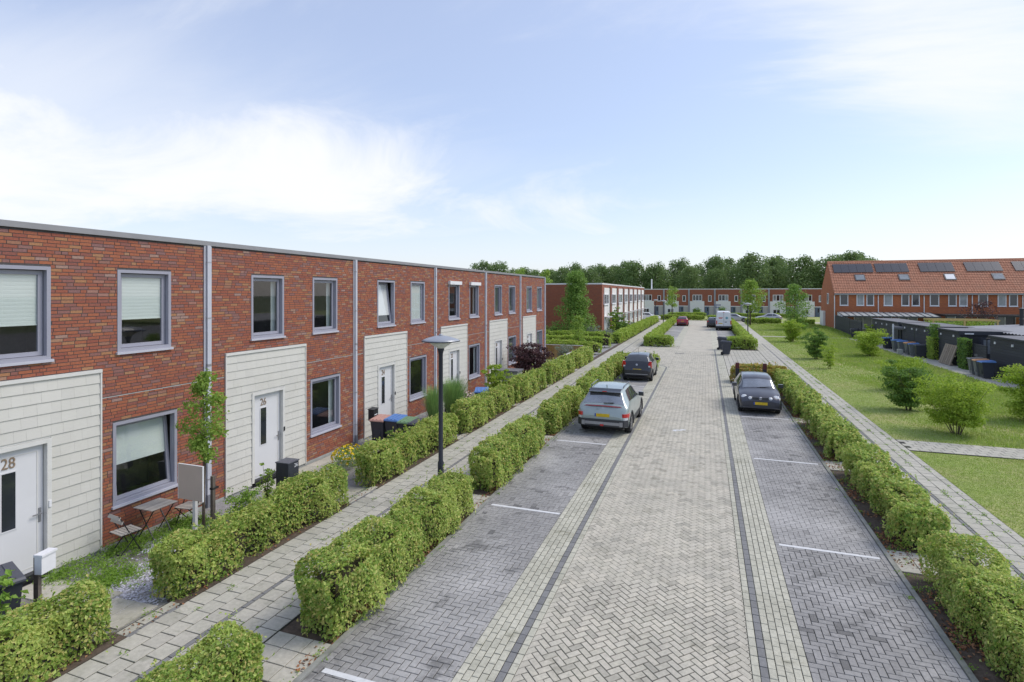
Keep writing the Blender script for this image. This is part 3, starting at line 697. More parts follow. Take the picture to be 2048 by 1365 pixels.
def row_house(y0, num, det, wins, low, bell, last=False):
    u0 = 0.; u1 = BAY
    lab = {'28': 'nearest red brick row house, number 28 on its door, bistro table in front',
           '26': 'red brick row house number 26 with a dark parcel box before its door',
           '24': 'red brick row house number 24 with a tilted upper window, bins in front',
           '22': 'red brick row house number 22 with white screen boxes above the upper windows',
           '20': 'red brick row house number 20 with dark screens over its upper windows',
           '18': 'end red brick row house number 18 beside the wooden fence'}[num]
    t = thing('terraced_house', lab, 'house', (-11.4, y0, 0), 0, 'flat roofed brick houses in the left row')
    Wn = [(1.39, 2.58, 3.80, 5.50), (3.79, 4.98, 3.80, 5.50)]; Lw = (3.70, 5.13, .66, 2.36); D = (1.39, 2.58, 2.35); PN = (.56, 3.46, -.12, 3.48)
    holes = Wn + [Lw, (D[0], D[1], -.12, D[2])]
    b = MB(); wall_face(b, u0, u1, -.4, 6.2, holes, -.0055)
    b.poly([(-10,u0,-.4),(-10,u0,6.2),(-10,u1,6.2),(-10,u1,-.4)]); b.poly([(-.0125,u0,-.4),(-.0125,u0,6.2),(-10,u0,6.2),(-10,u0,-.4)]); b.poly([(-.0125,u1,-.4),(-10,u1,-.4),(-10,u1,6.2),(-.0125,u1,6.2)])
    b.build('wall', m_mortar, t)
    if last: MB().box(-10, -.02, u1+.001, u1+.012, -.1, 6.19).build('end_wall', m_farbrick, t)
    MB().box(-10, -.05, u0, u1, 6.12, 6.16).build('roof', m_shedroof, t)
    brick_wall(t, u0, u1, -.09, 6.15, Wn + [Lw, PN], 300 if det else 0, (-11.4, y0))
    MB().box(-.02, -.002, u0, PN[0]-.02, -.4, -.095).box(-.02, -.002, PN[1]+.02, u1, -.4, -.095).box(-.02,-.003,PN[0]-.02,D[0],-.4,-.125).box(-.02,-.003,D[1],PN[1]+.02,-.4,-.125).build('plinth', m_plinth, t)
    MB().box(-.10, .045, u0, u1+.0, 6.165, 6.21).box(-.10, .03, u0, u1, 6.21, 6.275).build('roof_edge', m_alu, t)
    MB().box(-.012, .0035, u0+.12, PN[0]-.03, 2.895, 2.91).box(-.012, .0035, PN[1]+.03, u1, 2.895, 2.91).build('joint_strip', m_plinth, t)
    cladding(t, PN[0], PN[1], PN[2], PN[3], D, det)
    front_door(t, D[0], D[1], -.06, D[2]-.005, num, bell)
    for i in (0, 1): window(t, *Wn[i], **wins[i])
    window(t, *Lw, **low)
    def spout(u):
        q = MB().box(.003, .075, u-.045, u+.05, .12, 6.165).build('downspout', m_drain, t)
        MB().box(.002, .03, u-.10, u-.06, -.08, 6.164).box(.002, .03, u+.065, u+.105, -.08, 6.164).build('expansion_profile', m_drain, q)
        b = MB()
        for z in (5.75, 4.4, 3.05, 1.6, .5): b.box(.002, .082, u-.055, u+.06, z, z+.025)
        b.box(.002, .085, u-.05, u+.055, 3.25, 3.3); b.build('pipe_bracket', m_steel, q)
        MB().box(.002, .09, u-.055, u+.06, -.2, .14).build('pipe_shoe', m_drain_dark, q)
    spout(.03)
    if last: spout(5.78)
    return t
N0 = dict()
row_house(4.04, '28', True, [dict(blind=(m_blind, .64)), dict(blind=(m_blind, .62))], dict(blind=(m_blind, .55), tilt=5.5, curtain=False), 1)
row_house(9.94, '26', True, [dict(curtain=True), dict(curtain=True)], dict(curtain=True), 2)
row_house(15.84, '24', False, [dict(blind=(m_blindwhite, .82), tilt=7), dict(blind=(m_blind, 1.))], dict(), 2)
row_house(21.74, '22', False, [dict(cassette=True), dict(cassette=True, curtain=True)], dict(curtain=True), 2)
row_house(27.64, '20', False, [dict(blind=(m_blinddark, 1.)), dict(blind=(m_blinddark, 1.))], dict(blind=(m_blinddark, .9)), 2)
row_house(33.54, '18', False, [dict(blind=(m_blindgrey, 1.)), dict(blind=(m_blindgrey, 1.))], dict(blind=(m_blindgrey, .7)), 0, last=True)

def simple_window(par, u0, u1, z0, z1, lights=1, x=0., fm=None, pane=None, sill=True):
    fm = fm or m_white; w = .10; b = MB()
    b.box(x-.1, x+.05, u0, u0+w, z0, z1); b.box(x-.1, x+.05, u1-w, u1, z0, z1); b.box(x-.099, x+.049, u0+w, u1-w, z1-w, z1); b.box(x-.099, x+.049, u0+w, u1-w, z0, z0+w)
    W_ = (u1-u0)/lights
    for i in range(1, lights): b.box(x-.098, x+.047, u0+W_*i-w/2, u0+W_*i+w/2, z0+w, z1-w)
    o = b.build('window', fm, par)
    for i in range(lights):
        pm = pane or random.choice([m_darkglass, m_paleglass, m_darkglass])
        MB().poly([(x+.02,u0+W_*i+w/2,z0+w),(x+.02,u0+W_*(i+1)-w/2,z0+w),(x+.02,u0+W_*(i+1)-w/2,z1-w),(x+.02,u0+W_*i+w/2,z1-w)]).build('pane', pm, o)
    if sill: MB().box(x-.05, x+.09, u0-.04, u1+.04, z0-.07, z0-.003).build('sill', m_white, o)
    return o
def shell(par, u0, u1, h, depth, bm, ends=''):
    MB().box(-depth, 0, u0, u1, -.4, h, 'b').build('wall', bm, par)
    MB().box(-depth-.02, .03, u0, u1, h+.002, h+.16, 'b').build('roof_edge', m_white, par)
# brick block with white panels on the left, beyond the front gardens
for i in range(8):
    lab = ['first house of the white panelled row, its blank brick gable facing the street', 'second house of the white panelled row, behind the dark tall shrubs',
           'third house of the white panelled row', 'fourth house of the white panelled row', 'fifth house of the white panelled row', 'sixth house of the white panelled row', 'seventh house of the white panelled row',
           'farthest house of the white panelled row, before the white car'][i]
    t = thing('terraced_house', lab, 'house', (-11.4, 63.25+5.7*i, 0), 0, 'brick houses with tall white panels')
    shell(t, 0, 5.7, 6.1, 8.4, m_farbrick)
    MB().box(.002, .06, 1.3, 4.9, -.05, 5.72).build('white_panel', m_render, t)
    simple_window(t, .9, 3.9, 3.72, 4.98, 3, .09); simple_window(t, 3.2, 4.7, .9, 2.1, 2, .06)
    d = MB().box(.06, .10, 1.6, 2.6, -.05, 2.1).build('door', m_white, t); MB().box(.06, .8, 1.4, 2.8, 2.2, 2.3).build('door_canopy', m_white, t)
    MB().box(.003, .12, 5.2, 5.38, -.05, 5.9).build('downspout', m_brownpipe, t)
# long far row that closes the street
FX = -15.15
for i in range(7):
    x = FX+5.69*i
    lab = ['far row house at the left end, behind the white parked car', 'far row house behind the slim young street tree at the left', 'far row house straight behind the red car, dark shrub at its window',
           'far row house behind the white van', 'far row house partly hidden by the taller street tree', 'far row house behind the silver car by the lawn hedge', 'far row house at the right end next to the tiled roof terrace'][i]
    t = thing('terraced_house', lab, 'house', (x, 134.6, 0), -math.pi/2, 'flat roofed houses of the far row')
    shell(t, 0, 5.69, 6.02, 9, m_farbrick)
    MB().box(.003, .14, -.18, .17, -.05, 6.0).build('downspout', m_pilaster, t)
    MB().box(.002, .08, .22, 3.4, -.05, 3.28).build('white_panel', m_render, t)
    simple_window(t, .8, 2.9, 3.36, 4.78, 3); simple_window(t, 4.22, 4.98, 3.25, 4.62, 1)
    simple_window(t, .8, 2.3, .5, 1.5, 2, .09)
    MB().box(.002, .12, 3.42, 5.48, 2.05, 2.2).build('lintel', m_white, t)
    d = MB().box(.002, .05, 3.5, 4.45, -.05, 2.04).build('door', m_bluedoor, t); MB().box(.05, .06, 4.0, 4.25, .9, 1.8).build('glass_strip', m_darkglass, d)
    MB().box(.002, .03, 4.46, 5.46, -.05, 2.04).build('entry_panel', m_beige, t)
ch = thing('roof_vent_pipe', 'slim white vent pipe standing on the far flat roof', 'vent', (-12.6, 138, 6.18)); MB().tube([(0,0,0),(0,0,2.2)], .14, 8).build('pipe', m_white, ch); MB().lathe([(.2,2.2),(.2,2.3),(.02,2.4)], 8).build('cowl', m_white, ch)
# tiled terrace on the right
RB = 5.42
for i in range(5):
    lab = ['left end house of the tiled roof terrace, five solar panels and a bare brick gable', 'second tiled roof house, glass patio roof before it and four solar panels', 'third tiled roof house, behind the red leaved tree',
           'fourth tiled roof house, with a wide white garden door', 'tiled roof house cut by the right picture edge'][i]
    t = thing('terraced_house', lab, 'house', (17.46+RB*i, 90, 0), -math.pi/2, 'tiled roof terrace houses on the right')
    D = 9.4; EV = 5.3; RG = 9.8
    b = MB(); b.box(-D, 0, 0, RB, -.4, EV, 'bt')
    for u in (0, RB): b.poly([(0,u,EV),(-D/2,u,RG-.12),(-D,u,EV)] if u else [(0,u,EV),(-D,u,EV),(-D/2,u,RG-.12)])
    b.build('wall', m_orangebrick, t)
    rf = MB(); sl = (RG-EV)/(D/2); o1 = .28
    rf.poly([(o1,0,EV-o1*sl),(o1,RB,EV-o1*sl),(-D/2,RB,RG),(-D/2,0,RG)]); rf.poly([(-D-o1,0,EV-o1*sl),(-D/2,0,RG),(-D/2,RB,RG),(-D-o1,RB,EV-o1*sl)])
    ro = rf.build('roof', m_tileroof, t)
    tl = MB(); n = 20; L_ = math.hypot(D/2+o1, RG-EV+o1*sl); nx, nz = sl/math.hypot(1,sl), 1/math.hypot(1,sl); nt_ = 18; tw = RB/nt_
    prof = [(0,.005),(.25,.055),(.5,.065),(.75,.03),(1,.005)]
    for r in range(n):
        f0, f1 = r/n, (r+1.06)/n
        for k in range(nt_):
            for (p0,h0),(p1,h1) in zip(prof, prof[1:]):
                def P(p, h, f, e): 
                    xx = o1-(D/2+o1)*f; zz = EV-o1*sl+(RG-EV+o1*sl)*f; return (xx+nx*(h+e), (k+p)*tw, zz+nz*(h+e))
                tl.poly([P(p0,h0*.6,f0,.075),P(p1,h1*.6,f0,.075),P(p1,h1*.6,f1,0),P(p0,h0*.6,f1,0)])
    stuff(tl.build('roof_tile_field', m_tileroof, ro))
    MB().tube([(-D/2,0,RG+.03),(-D/2,RB,RG+.03)], .13, 8).build('ridge', m_tileroof, ro)
    MB().box(o1-.02, o1+.13, 0, RB, EV-o1*sl-.16, EV-o1*sl+.02).build('gutter', m_gutter, t)
    MB().tube([(.08,.06,0),(.08,.06,4.7),(.3,.06,EV-.35)], .06, 6).build('downspout', m_white, t)
    for a, c in ((.73, 1.80), (2.83, 3.77), (4.05, 4.98)): simple_window(t, a, c, 3.33, 5.0, 1)
    simple_window(t, .6, 1.7, .9, 2.0, 1); simple_window(t, 2.5, 4.75, -.05, 2.0, 2, sill=False)
    def onroof(u, z, h): f = (z-EV)/(RG-EV); return (-(D/2)*f+nx*h, u, z+nz*h)
    sk = MB()
    def roofbox(b, u0, u1, z0, z1, h0, h1):
        q = len(b.v); b.v += [onroof(u0,z0,h0),onroof(u1,z0,h0),onroof(u1,z1,h0),onroof(u0,z1,h0),onroof(u0,z0,h1),onroof(u1,z0,h1),onroof(u1,z1,h1),onroof(u0,z1,h1)]
        b.f += [tuple(q+j for j in f) for f in ((4,5,6,7),(0,1,5,4),(1,2,6,5),(2,3,7,6),(3,0,4,7))]; b.mi += [0]*5
    roofbox(sk, 3.07, 4.37, 6.85, 7.72, 0, .16); so = sk.build('skylight', m_anthracite, t); sk = MB(); roofbox(sk, 3.2, 4.24, 6.95, 7.62, .12, .17); sk.build('pane', m_paleglass if i != 2 else m_white, so)
    ns = 5 if i == 0 else 4
    ar = MB(); roofbox(ar, .55, .55+1.02*ns, 8.12, 8.2, .02, .12); roofbox(ar, .55, .55+1.02*ns, 9.2, 9.28, .02, .12); ao = ar.build('solar_mounting', m_alu, t)
    for k in range(ns):
        p = MB(); roofbox(p, .55+1.02*k+.012, .55+1.02*(k+1)-.012, 8.05, 9.36, .12, .17); p.build('solar_panel', m_solar, ao)
    if i == 0:
        g = MB().box(-4.6, -3.4, -.06, -.002, 3.45, 5.1).build('gable_window', m_white, t); MB().box(-4.5, -3.5, -.065, -.058, 3.55, 5.0).build('pane', m_paleglass, g)
        MB().box(-8.6, -6.0, -.3, -.002, -.1, 2.35).build('gable_store', m_white, t)
# part of one more pitched roof behind the left row
t = thing('pitched_roof_house', 'brick house with a pitched roof just showing behind the end of the left row', 'house', (-24, 52, 0), 0)
MB().box(-9, 0, 0, 8, -.3, 6.0, 'b').build('wall', m_farbrick, t)
b = MB(); b.v = [(.3,-.2,5.9),(-9.3,-.2,5.9),(-9.3,8.2,5.9),(.3,8.2,5.9),(-1.2,-.2,7.5),(-9.3,-.2,7.5),(-9.3,8.2,7.5),(-1.2,8.2,7.5)]; b.f = [(0,3,7,4),(4,7,6,5),(0,4,5,1),(3,2,6,7)]; b.mi = [0]*4; b.build('roof', m_shedroof, t)
# ---------------------------------------------------------------- planting
def leaves(P, Nn, size, droop=.5, wide=.62, fold=.25, up=0.):
    """numpy: one folded leaf quad per point; returns corners"""
    n = len(P); Nn = Nn + rng.normal(0, droop, (n,3)); Nn[:,2] += up; Nn /= np.linalg.norm(Nn, axis=1, keepdims=True)+1e-9
    t = rng.normal(0, 1, (n,3)); t -= (t*Nn).sum(1, keepdims=True)*Nn; t /= np.linalg.norm(t, axis=1, keepdims=True)+1e-9
    b = np.cross(Nn, t); s = (size*rng.uniform(.65, 1.25, n))[:,None]
    base = P - t*s*.5; tip = P + t*s*.5 - Nn*s*.12; l = P + b*s*wide*.5 + Nn*s*fold*.4; r = P - b*s*wide*.5 + Nn*s*fold*.4
    return np.stack([base, r, tip, l], 1).reshape(-1, 3)
def leaf_part(name, V, m, parent): return link(name, np_mesh(name, V, 4), m, parent)
def lod(x, y): return float(np.clip(math.hypot(x, y)*.0033+.028, .050, .20))
def hedge(label, x0, x1, y0, y1, h, m=None, group='clipped hedges along the street', notch=0., z0=-.03, ragged=1.):
    m = m or m_hedge
    cx, cy = (x0+x1)/2, (y0+y1)/2; t = thing('hedge', label, 'hedge', (cx, cy, z0), 0, group)
    hx, hy = (x1-x0)/2, (y1-y0)/2; l = lod(min(abs(x0), abs(x1)), y0+min(2., hy)); dens = 7.2/l**2*(1. if y0 < 40 else .9)
    A = [4*hx*hy, 2*hy*h, 2*hy*h, 2*hx*h, 2*hx*h]; Vs = []
    for k, a in enumerate(A):
        n = int(a*dens); u, v = rng.uniform(-1, 1, n), rng.uniform(-1, 1, n); w = rng.uniform(0, 1, n)**.8
        if k == 0: P = np.stack([u*hx, v*hy, np.full(n, h)], 1); N_ = np.tile([0,0,1.], (n,1))
        elif k in (1, 2): s = 1 if k == 1 else -1; P = np.stack([np.full(n, s*hx), v*hy, w*h], 1); N_ = np.tile([s,0,.25], (n,1))
        else: s = 1 if k == 3 else -1; P = np.stack([u*hx, np.full(n, s*hy), w*h], 1); N_ = np.tile([0,s,.25], (n,1))
        # rounded shoulders
        q = np.stack([P[:,0]/hx, (P[:,2]-h*.45)/(h*.55)], 1); r = (np.abs(q[:,0])**7+np.clip(q[:,1],0,1)**7)**(1/7)
        f = np.maximum(r, 1.); P[:,0] /= f; up = P[:,2] > h*.45; P[up,2] = h*.45+(P[up,2]-h*.45)/f[up]
        ex = np.abs(P[:,1])/hy; endr = np.clip((ex-(1-.25/max(hy,.3))), 0, 1)*max(hy,.3)/.25; P[:,0] *= 1-.10*endr**2; P[:,2] *= 1-.06*endr**2
        gx, gy = P[:,0]+cx, P[:,1]+cy
        bump = .045*np.sin(gy*2.1+gx*1.7+P[:,2]*2.3)+.04*np.sin(gy*4.3+1.3+P[:,2]*3.1)+.03*np.sin(gy*7.9+gx*5+2*P[:,2])+.05*np.sin(gy*.9+cx)
        depth = rng.exponential(.045+l*.35, n)*(1+.9*np.sin(gx*9+gy*11)*np.sin(P[:,2]*13+gy*5))
        if notch: bump -= .10*np.exp(-((np.mod(gy-y0, notch)-notch/2)/.12)**2)*(k != 0)
        P += N_*(bump*ragged*1.25-depth+.03+np.where(rng.uniform(0,1,n)<.06, rng.exponential(.05,n), 0))[:,None]; P[:,2] = np.maximum(P[:,2], .03)
        thin = rng.uniform(0, 1, n) < np.clip(.25+P[:,2]/.30, 0, 1); P, N_ = P[thin], N_[thin]
        Vs.append(leaves(P, N_, l, droop=.55, up=.15))
        if k == 0 and ragged and y0 < 40:                     # fresh shoots standing above the clipped top
            n2 = int(a*(46 if y0 < 20 else 24)); u, v = rng.uniform(-.9,.9,n2)*hx, rng.uniform(-.97,.97,n2)*hy; hh = rng.exponential(.05, n2).clip(0,.22)
            for j in range(5):
                Vs.append(leaves(np.stack([u+rng.normal(0,.012,n2), v+rng.normal(0,.012,n2), h-.02+hh*(j+1)/5+bump[:1].mean()*0+.04], 1), np.tile([0,0,.6],(n2,1)), l*.9, droop=.9))
    leaf_part('foliage', np.concatenate(Vs), m, t)
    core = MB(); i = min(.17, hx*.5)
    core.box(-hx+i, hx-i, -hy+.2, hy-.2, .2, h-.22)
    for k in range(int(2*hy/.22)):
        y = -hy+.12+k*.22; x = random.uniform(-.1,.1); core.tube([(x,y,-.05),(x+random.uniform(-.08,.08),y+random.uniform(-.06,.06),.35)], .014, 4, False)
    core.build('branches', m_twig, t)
    return t
G2 = 'clipped hedges along the street'
for a in [
 ('hedge in the bottom left corner, in front of the white mailbox on a post', -8.68,-8.06,2.4,5.45,.80),
 ('long hedge below the blank sign board, between front garden and pavement', -8.68,-8.06,6.45,10.95,.86),
 ('hedge in front of the four wheelie bins, beside yellow flowers', -8.68,-8.04,12.06,17.0,.90),
 ('hedge in front of the tall ornamental grasses and a blue bin lid', -8.7,-8.04,17.75,23.0,.95),
 ('house side hedge in front of the bright green garden shrub', -8.7,-8.04,23.5,28.15,.98),
 ('house side hedge in front of the dark purple bush', -8.7,-8.02,29.0,34.8,1.0),
 ('house side hedge before the small white picket rail', -8.7,-8.0,35.6,40.6,1.0),
 ('hedge cut by the bottom edge, between pavement and parking bay', -5.74,-5.06,2.0,5.3,.93),
 ('large foreground hedge just in front of the nearest lamp post', -5.72,-4.98,6.5,11.5,.97),
 ('hedge just behind the nearest lamp post, along the left parking bays', -5.72,-5.0,12.75,17.4,.97),
 ('parking side hedge beside the back of the grey green car', -5.72,-5.0,18.7,23.4,.97),
 ('parking side hedge between the grey green car and the black hatchback', -5.72,-5.0,24.7,29.5,.95),
 ('right hedge nearest the camera, running out of the bottom right corner', 3.62,4.42,4.4,11.4,.80),
 ('second hedge on the right, with dead leaves at its foot', 3.60,4.42,12.6,17.4,.80),
 ('third hedge on the right, opposite the front of the dark grey car', 3.58,4.40,18.65,23.6,.80),
 ('fourth hedge on the right, beside the dark grey car', 3.56,4.38,24.7,32.9,.82)]:
    hedge(*a)
hedge('hedge with orange tinted leaves beside the black hatchback', -5.72,-5.0,30.6,36.3,.95, m_hedge)
hedge('short cross hedge in front of the black hatchback', -5.85,-2.95,36.9,37.9,.95)
hedge('rust tinged cross hedge behind the two bollards', 1.42,4.3,33.0,34.1,.92, m_hedgered)
for a in [
 ('box cut hedge on the left end of the far parking strip, square to the street', -5.6,-3.0,53.2,54.3,1.02, m_hedgefar),
 ('far left parking hedge beside the red car', -5.6,-4.95,54.5,100,.95, m_hedgefar, G2, 5.7),
 ('box cut hedge behind the two dark bins on the road', 1.62,4.2,53.2,54.3,1.05, m_hedgefar),
 ('far right hedge beside the white van', 3.42,4.1,54.5,99,.98, m_hedgefar, G2, 5.7),
 ('long ribbed hedge in front of the white panelled houses', -8.95,-8.1,55.6,101,1.1, m_hedgefar, G2, 3.3),
 ('dark fronted garden hedge at the corner of the ribbed hedge', -22,-9.0,54.9,55.7,1.15, m_hedgefar),
 ('middle one of the three garden hedges left of the crossing', -22,-8.4,50.6,51.6,1.05, m_hedgefar),
 ('garden hedge nearest the wooden fence, left of the crossing', -18,-8.3,44.6,45.5,1.0, m_hedgefar),
 ('far hedge closing the street behind the red car', -8.6,-.2,109,110,1.0, m_hedgefar),
 ('short far hedge between red car hedge and white van', .3,2.6,109.4,110.4,.95, m_hedgefar),
 ('low hedge at the far edge of the lawn, in front of the silver car', 6.2,11.8,99.2,100.2,1.0, m_hedgefar),
 ('low far hedge right of the silver cars', 13.4,16.6,98.8,99.6,.95, m_hedgefar),
 ('hedge under the windows of the far row at the left', -8,0,125.8,126.6,.9, m_hedgefar),
 ('hedge under the windows of the far row at the right', 4,18,125.8,126.6,.9, m_hedgefar)]:
    hedge(*a, z0=-.03) if len(a) < 8 else hedge(*a[:6], m=a[6], group=a[7], notch=a[8] if len(a) > 8 else 0)

def ball_pts(n, c, r, shell=.45):
    d = rng.normal(0, 1, (n,3)); d /= np.linalg.norm(d, axis=1, keepdims=True)+1e-9
    rr = 1-shell*rng.uniform(0, 1, n)**1.5
    return np.asarray(c)+d*np.asarray(r)*rr[:,None], d
def tree(name, label, cat, loc, H, cr, z0, leaf, count, m, trunk=.12, lobes=16, shape='round', group=None, seed=0, tilt=.0, bark=None):
    r_ = np.random.default_rng(seed+3); t = thing(name, label, cat, loc, 0, group)
    tb = MB(); top = z0+(H-z0)*.75
    tb.tube([(0,0,-.1),(tilt*.3,0,z0*.5),(tilt*.6,.03,z0),(tilt,0,top)], [trunk*1.25,trunk,trunk*.85,trunk*.2], 8)
    Vs = []; cc = []
    for i in range(lobes):
        f = (i+.5)/lobes; a = i*2.39996+r_.uniform(-.4,.4); z = z0+(H-z0)*f
        if shape == 'cone': rad = cr*(1-f)**.62*min(1, f/.10+.6)
        elif shape == 'oval': rad = cr*math.sin(math.pi*min(.97, f*.92+.10))**.7
        else: rad = cr*math.sin(math.pi*min(.96, f*.78+.14))**.6
        k = r_.uniform(.25, .82); c = (tilt*f+math.cos(a)*rad*k, math.sin(a)*rad*k, z); s = max(.32*cr, rad*r_.uniform(.42,.62))
        cc.append(c); zz = s*r_.uniform(.55,.8)
        n = int(count/lobes*r_.uniform(.7,1.3)); P, d = ball_pts(n, c, (s,s,zz), .5); P += rng.normal(0, leaf*.5, P.shape)
        Vs.append(leaves(P, d, leaf, droop=.6, up=.25))
        st = max(z0*.8, min(z-.4*rad, top)); tb.tube([(tilt*st/H,0,st),(c[0]*.5+tilt*.2,c[1]*.5,(st+z)/2),c], [trunk*.38,trunk*.22,trunk*.06], 5, False)
    tb.build('trunk', bark or m_bark, t, True); leaf_part('crown', np.concatenate(Vs), m, t); return t
def bush(name, label, loc, H, R_, leaf, count, m, stems=7, vase=.6, group=None, cat='shrub', seed=0, z_open=.15, m2=None):
    """several stems from one foot, sprays of leaves along and at the ends of them"""
    r_ = np.random.default_rng(seed+50); t = thing(name, label, cat, loc, 0, group); sb = MB(); Vs = []
    for i in range(stems):
        a = i*2.4+r_.uniform(-.4,.4); out = R_*r_.uniform(.25,.85) if i else .05; hz = H*r_.uniform(.72,.97)*(1-.25*(out/R_)**2)
        p0 = Vector((math.cos(a)*.08*min(1,R_), math.sin(a)*.08*min(1,R_), -.08)); p2 = Vector((math.cos(a)*out, math.sin(a)*out, hz)); p1 = Vector((math.cos(a)*out*vase*.5, math.sin(a)*out*vase*.5, hz*.5))
        sb.tube([p0, p1, p2], [.013*H/2, .010*H/2, .003], 5, False)
        NC = 9
        for j in range(NC):
            f = z_open+(1-z_open)*(j+r_.uniform(.2,.8))/NC; q = p0*(1-f)**2+p1*2*f*(1-f)+p2*f*f
            a2 = r_.uniform(0, 6.28); off = R_*.42*(1.1-f*.45); c = (q.x+math.cos(a2)*off*r_.uniform(.2,1), q.y+math.sin(a2)*off*r_.uniform(.2,1), q.z+r_.uniform(-.05,.07)*H)
            s = R_*r_.uniform(.13,.25); n = int(count/(stems*NC)); P, d = ball_pts(n, c, (s*1.25,s*1.25,s*.5), .8)
            P[:,2] = np.maximum(P[:,2], .04); Vs.append(leaves(P, d, leaf, droop=.7, up=.35))
    sb.build('stems', m_bark, t, True); leaf_part('foliage', np.concatenate(Vs), m, t); return t
GL = 'loose shrubs on the lawn'
LZ = -.05
bush('shrub', 'darkest green shrub on the lawn, just behind the bright one', (8.25,27.9,LZ), 2.45,1.25,.085,11000, m_shrubdark, 9,.55,GL,seed=1)
bush('shrub', 'big bright yellow green shrub on the lawn with bare lower stems', (8.45,23.7,LZ), 2.45,1.45,.080,12000, m_shrub, 11,.9,GL,seed=2, z_open=.22)
bush('shrub', 'bright shrub cut by the right picture edge in front of bins', (12.1,27.0,LZ), 2.6,1.45,.085,11000, m_shrub, 10,.8,GL,seed=3)
bush('shrub', 'rounded lawn shrub in front of the pallet and shed bins', (12.3,50.8,LZ), 2.45,1.65,.13,5200, m_shrub, 9,.7,GL,seed=4)
bush('shrub', 'lawn shrub nearest the path, left one of the touching pair', (8.0,47.5,LZ), 2.45,1.25,.12,5200, m_shrubdark, 9,.7,GL,seed=5)
bush('shrub', 'thin sparse shrub leaning beside a fuller one on the lawn', (7.8,41.6,LZ), 2.2,.75,.09,1600, m_shrub, 6,.6,GL,seed=6)
bush('shrub', 'shrub farthest along the lawn path, below the feathery tree', (8.5,63.5,LZ), 2.7,1.45,.16,4200, m_shrub, 9,.7,GL,seed=7)
bush('shrub', 'light green shrub right behind the dark lawn shrub', (9.7,33.5,LZ), 1.9,1.4,.09,6500, m_shrub, 9,.8,GL,seed=8)
bush('shrub', 'small shrub beside the row of blue lidded bins', (14.3,58.5,LZ), 2.0,1.1,.14,1800, m_shrub, 7,.7,GL,seed=9)
bush('shrub', 'low shrub by the black garden fence', (16.2,66.5,LZ), 2.2,.7,.15,1100, m_shrub, 6,.5,GL,seed=10)
# trees of the street and gardens
tree('conical_tree', 'dense conical green tree in front of the brick gable', 'tree', (-13.3,58,-.1), 7.3,2.45,.4,.20,12000, m_treemid, .12, 30, 'cone', seed=1)
tree('sapling', 'thin staked sapling rising over the garden hedges by the fence', 'tree', (-10.6,47.2,-.1), 3.1,.75,.9,.13,1500, m_treegreen, .04, 10, 'oval', seed=2)
tree('street_tree', 'slim young tree with airy crown in front of the far row, behind the red car', 'tree', (-6.3,112,0), 6.3,1.7,2.6,.24,1300, m_treegreen, .09, 10, 'oval', seed=3)
tree('street_tree', 'light green street tree with a full round crown beside the right lamp post', 'tree', (6.7,95.5,0), 7.1,2.2,2.3,.26,3400, m_treegreen, .11, 16, 'oval', seed=4)
tree('feathery_tree', 'feathery low branched tree at the far end of the lawn', 'tree', (11.6,84.5,0), 6.1,2.3,.5,.24,3600, m_treemid, .10, 18, 'oval', seed=5)
tree('garden_tree', 'young garden tree with bare stake in front of house 28, behind the sign', 'tree', (-10.1,8.75,-.1), 3.4,.48,1.6,.085,2100, m_treegreen, .028, 12, 'oval', seed=6)
tree('red_leaved_tree', 'small red leaved tree in the back gardens before the tiled houses', 'tree', (30.6,79,0), 4.0,1.9,1.6,.20,900, m_purple, .07, 9, 'round', seed=7)
for i, (x, y, h, r, l) in enumerate([(-14.5,70,8.4,1.6,'bright tree top rising behind the white panelled roofs'), (-27,95,9.8,3.0,'yellow green tree top behind the flat roofs, left of the vent pipe')]):
    tree('garden_tree', l, 'tree', (x-8,y+8,0), h,r,4,.28,1500, m_treegreen, .1, 9, 'oval', seed=20+i)
# the wood behind the houses
GW = 'oaks of the wood behind the far row'
LW = 'broad dark green oak in the tree line behind the flat roofs'
protos = []
for i in range(4):
    protos.append(tree('wood_tree', LW, 'tree', (0,0,-200), 16, 5.6, 3.2, .62, 5200, m_wood, .34, 24, 'round', GW, seed=30+i))
k = 0; r_ = np.random.default_rng(4)
for row, (yy, st, off) in enumerate(((172, 7.6, 0), (186, 8.6, 3.5), (203, 9.5, 1.))):
    x = -.43*yy+off
    while x < .262*yy:
        px = x/yy
        gap = -.178 < px < -.150 and row < 3
        if not gap:
            s = r_.uniform(.68, 1.0)*(1.0 if row == 0 else 1.03) * (1.06 if .10 < px else 1.)
            loc = (x+r_.uniform(-1.5,1.5), yy+r_.uniform(-4,4), -.4); o = protos[k % 4]
            if k < 4: o.location = loc; o.rotation_euler = (0,0,r_.uniform(0,6.28)); o.scale = (s,s,s*r_.uniform(.95,1.05))
            else: dup(o, loc, r_.uniform(0,6.28), scale=(s,s,s*r_.uniform(.93,1.06)))
            k += 1
        x += st*r_.uniform(.8,1.2)
b = MB().box(-95, 75, 212, 214, -.5, 4.2); 
P = np.stack([rng.uniform(-95,75,9000), rng.uniform(206,213,9000), rng.uniform(0,6.5,9000)],1)
w_ = leaf_part('undergrowth', leaves(P, np.tile([0,-1.,.3],(9000,1)), .95, .6), m_wood, None); stuff(w_)
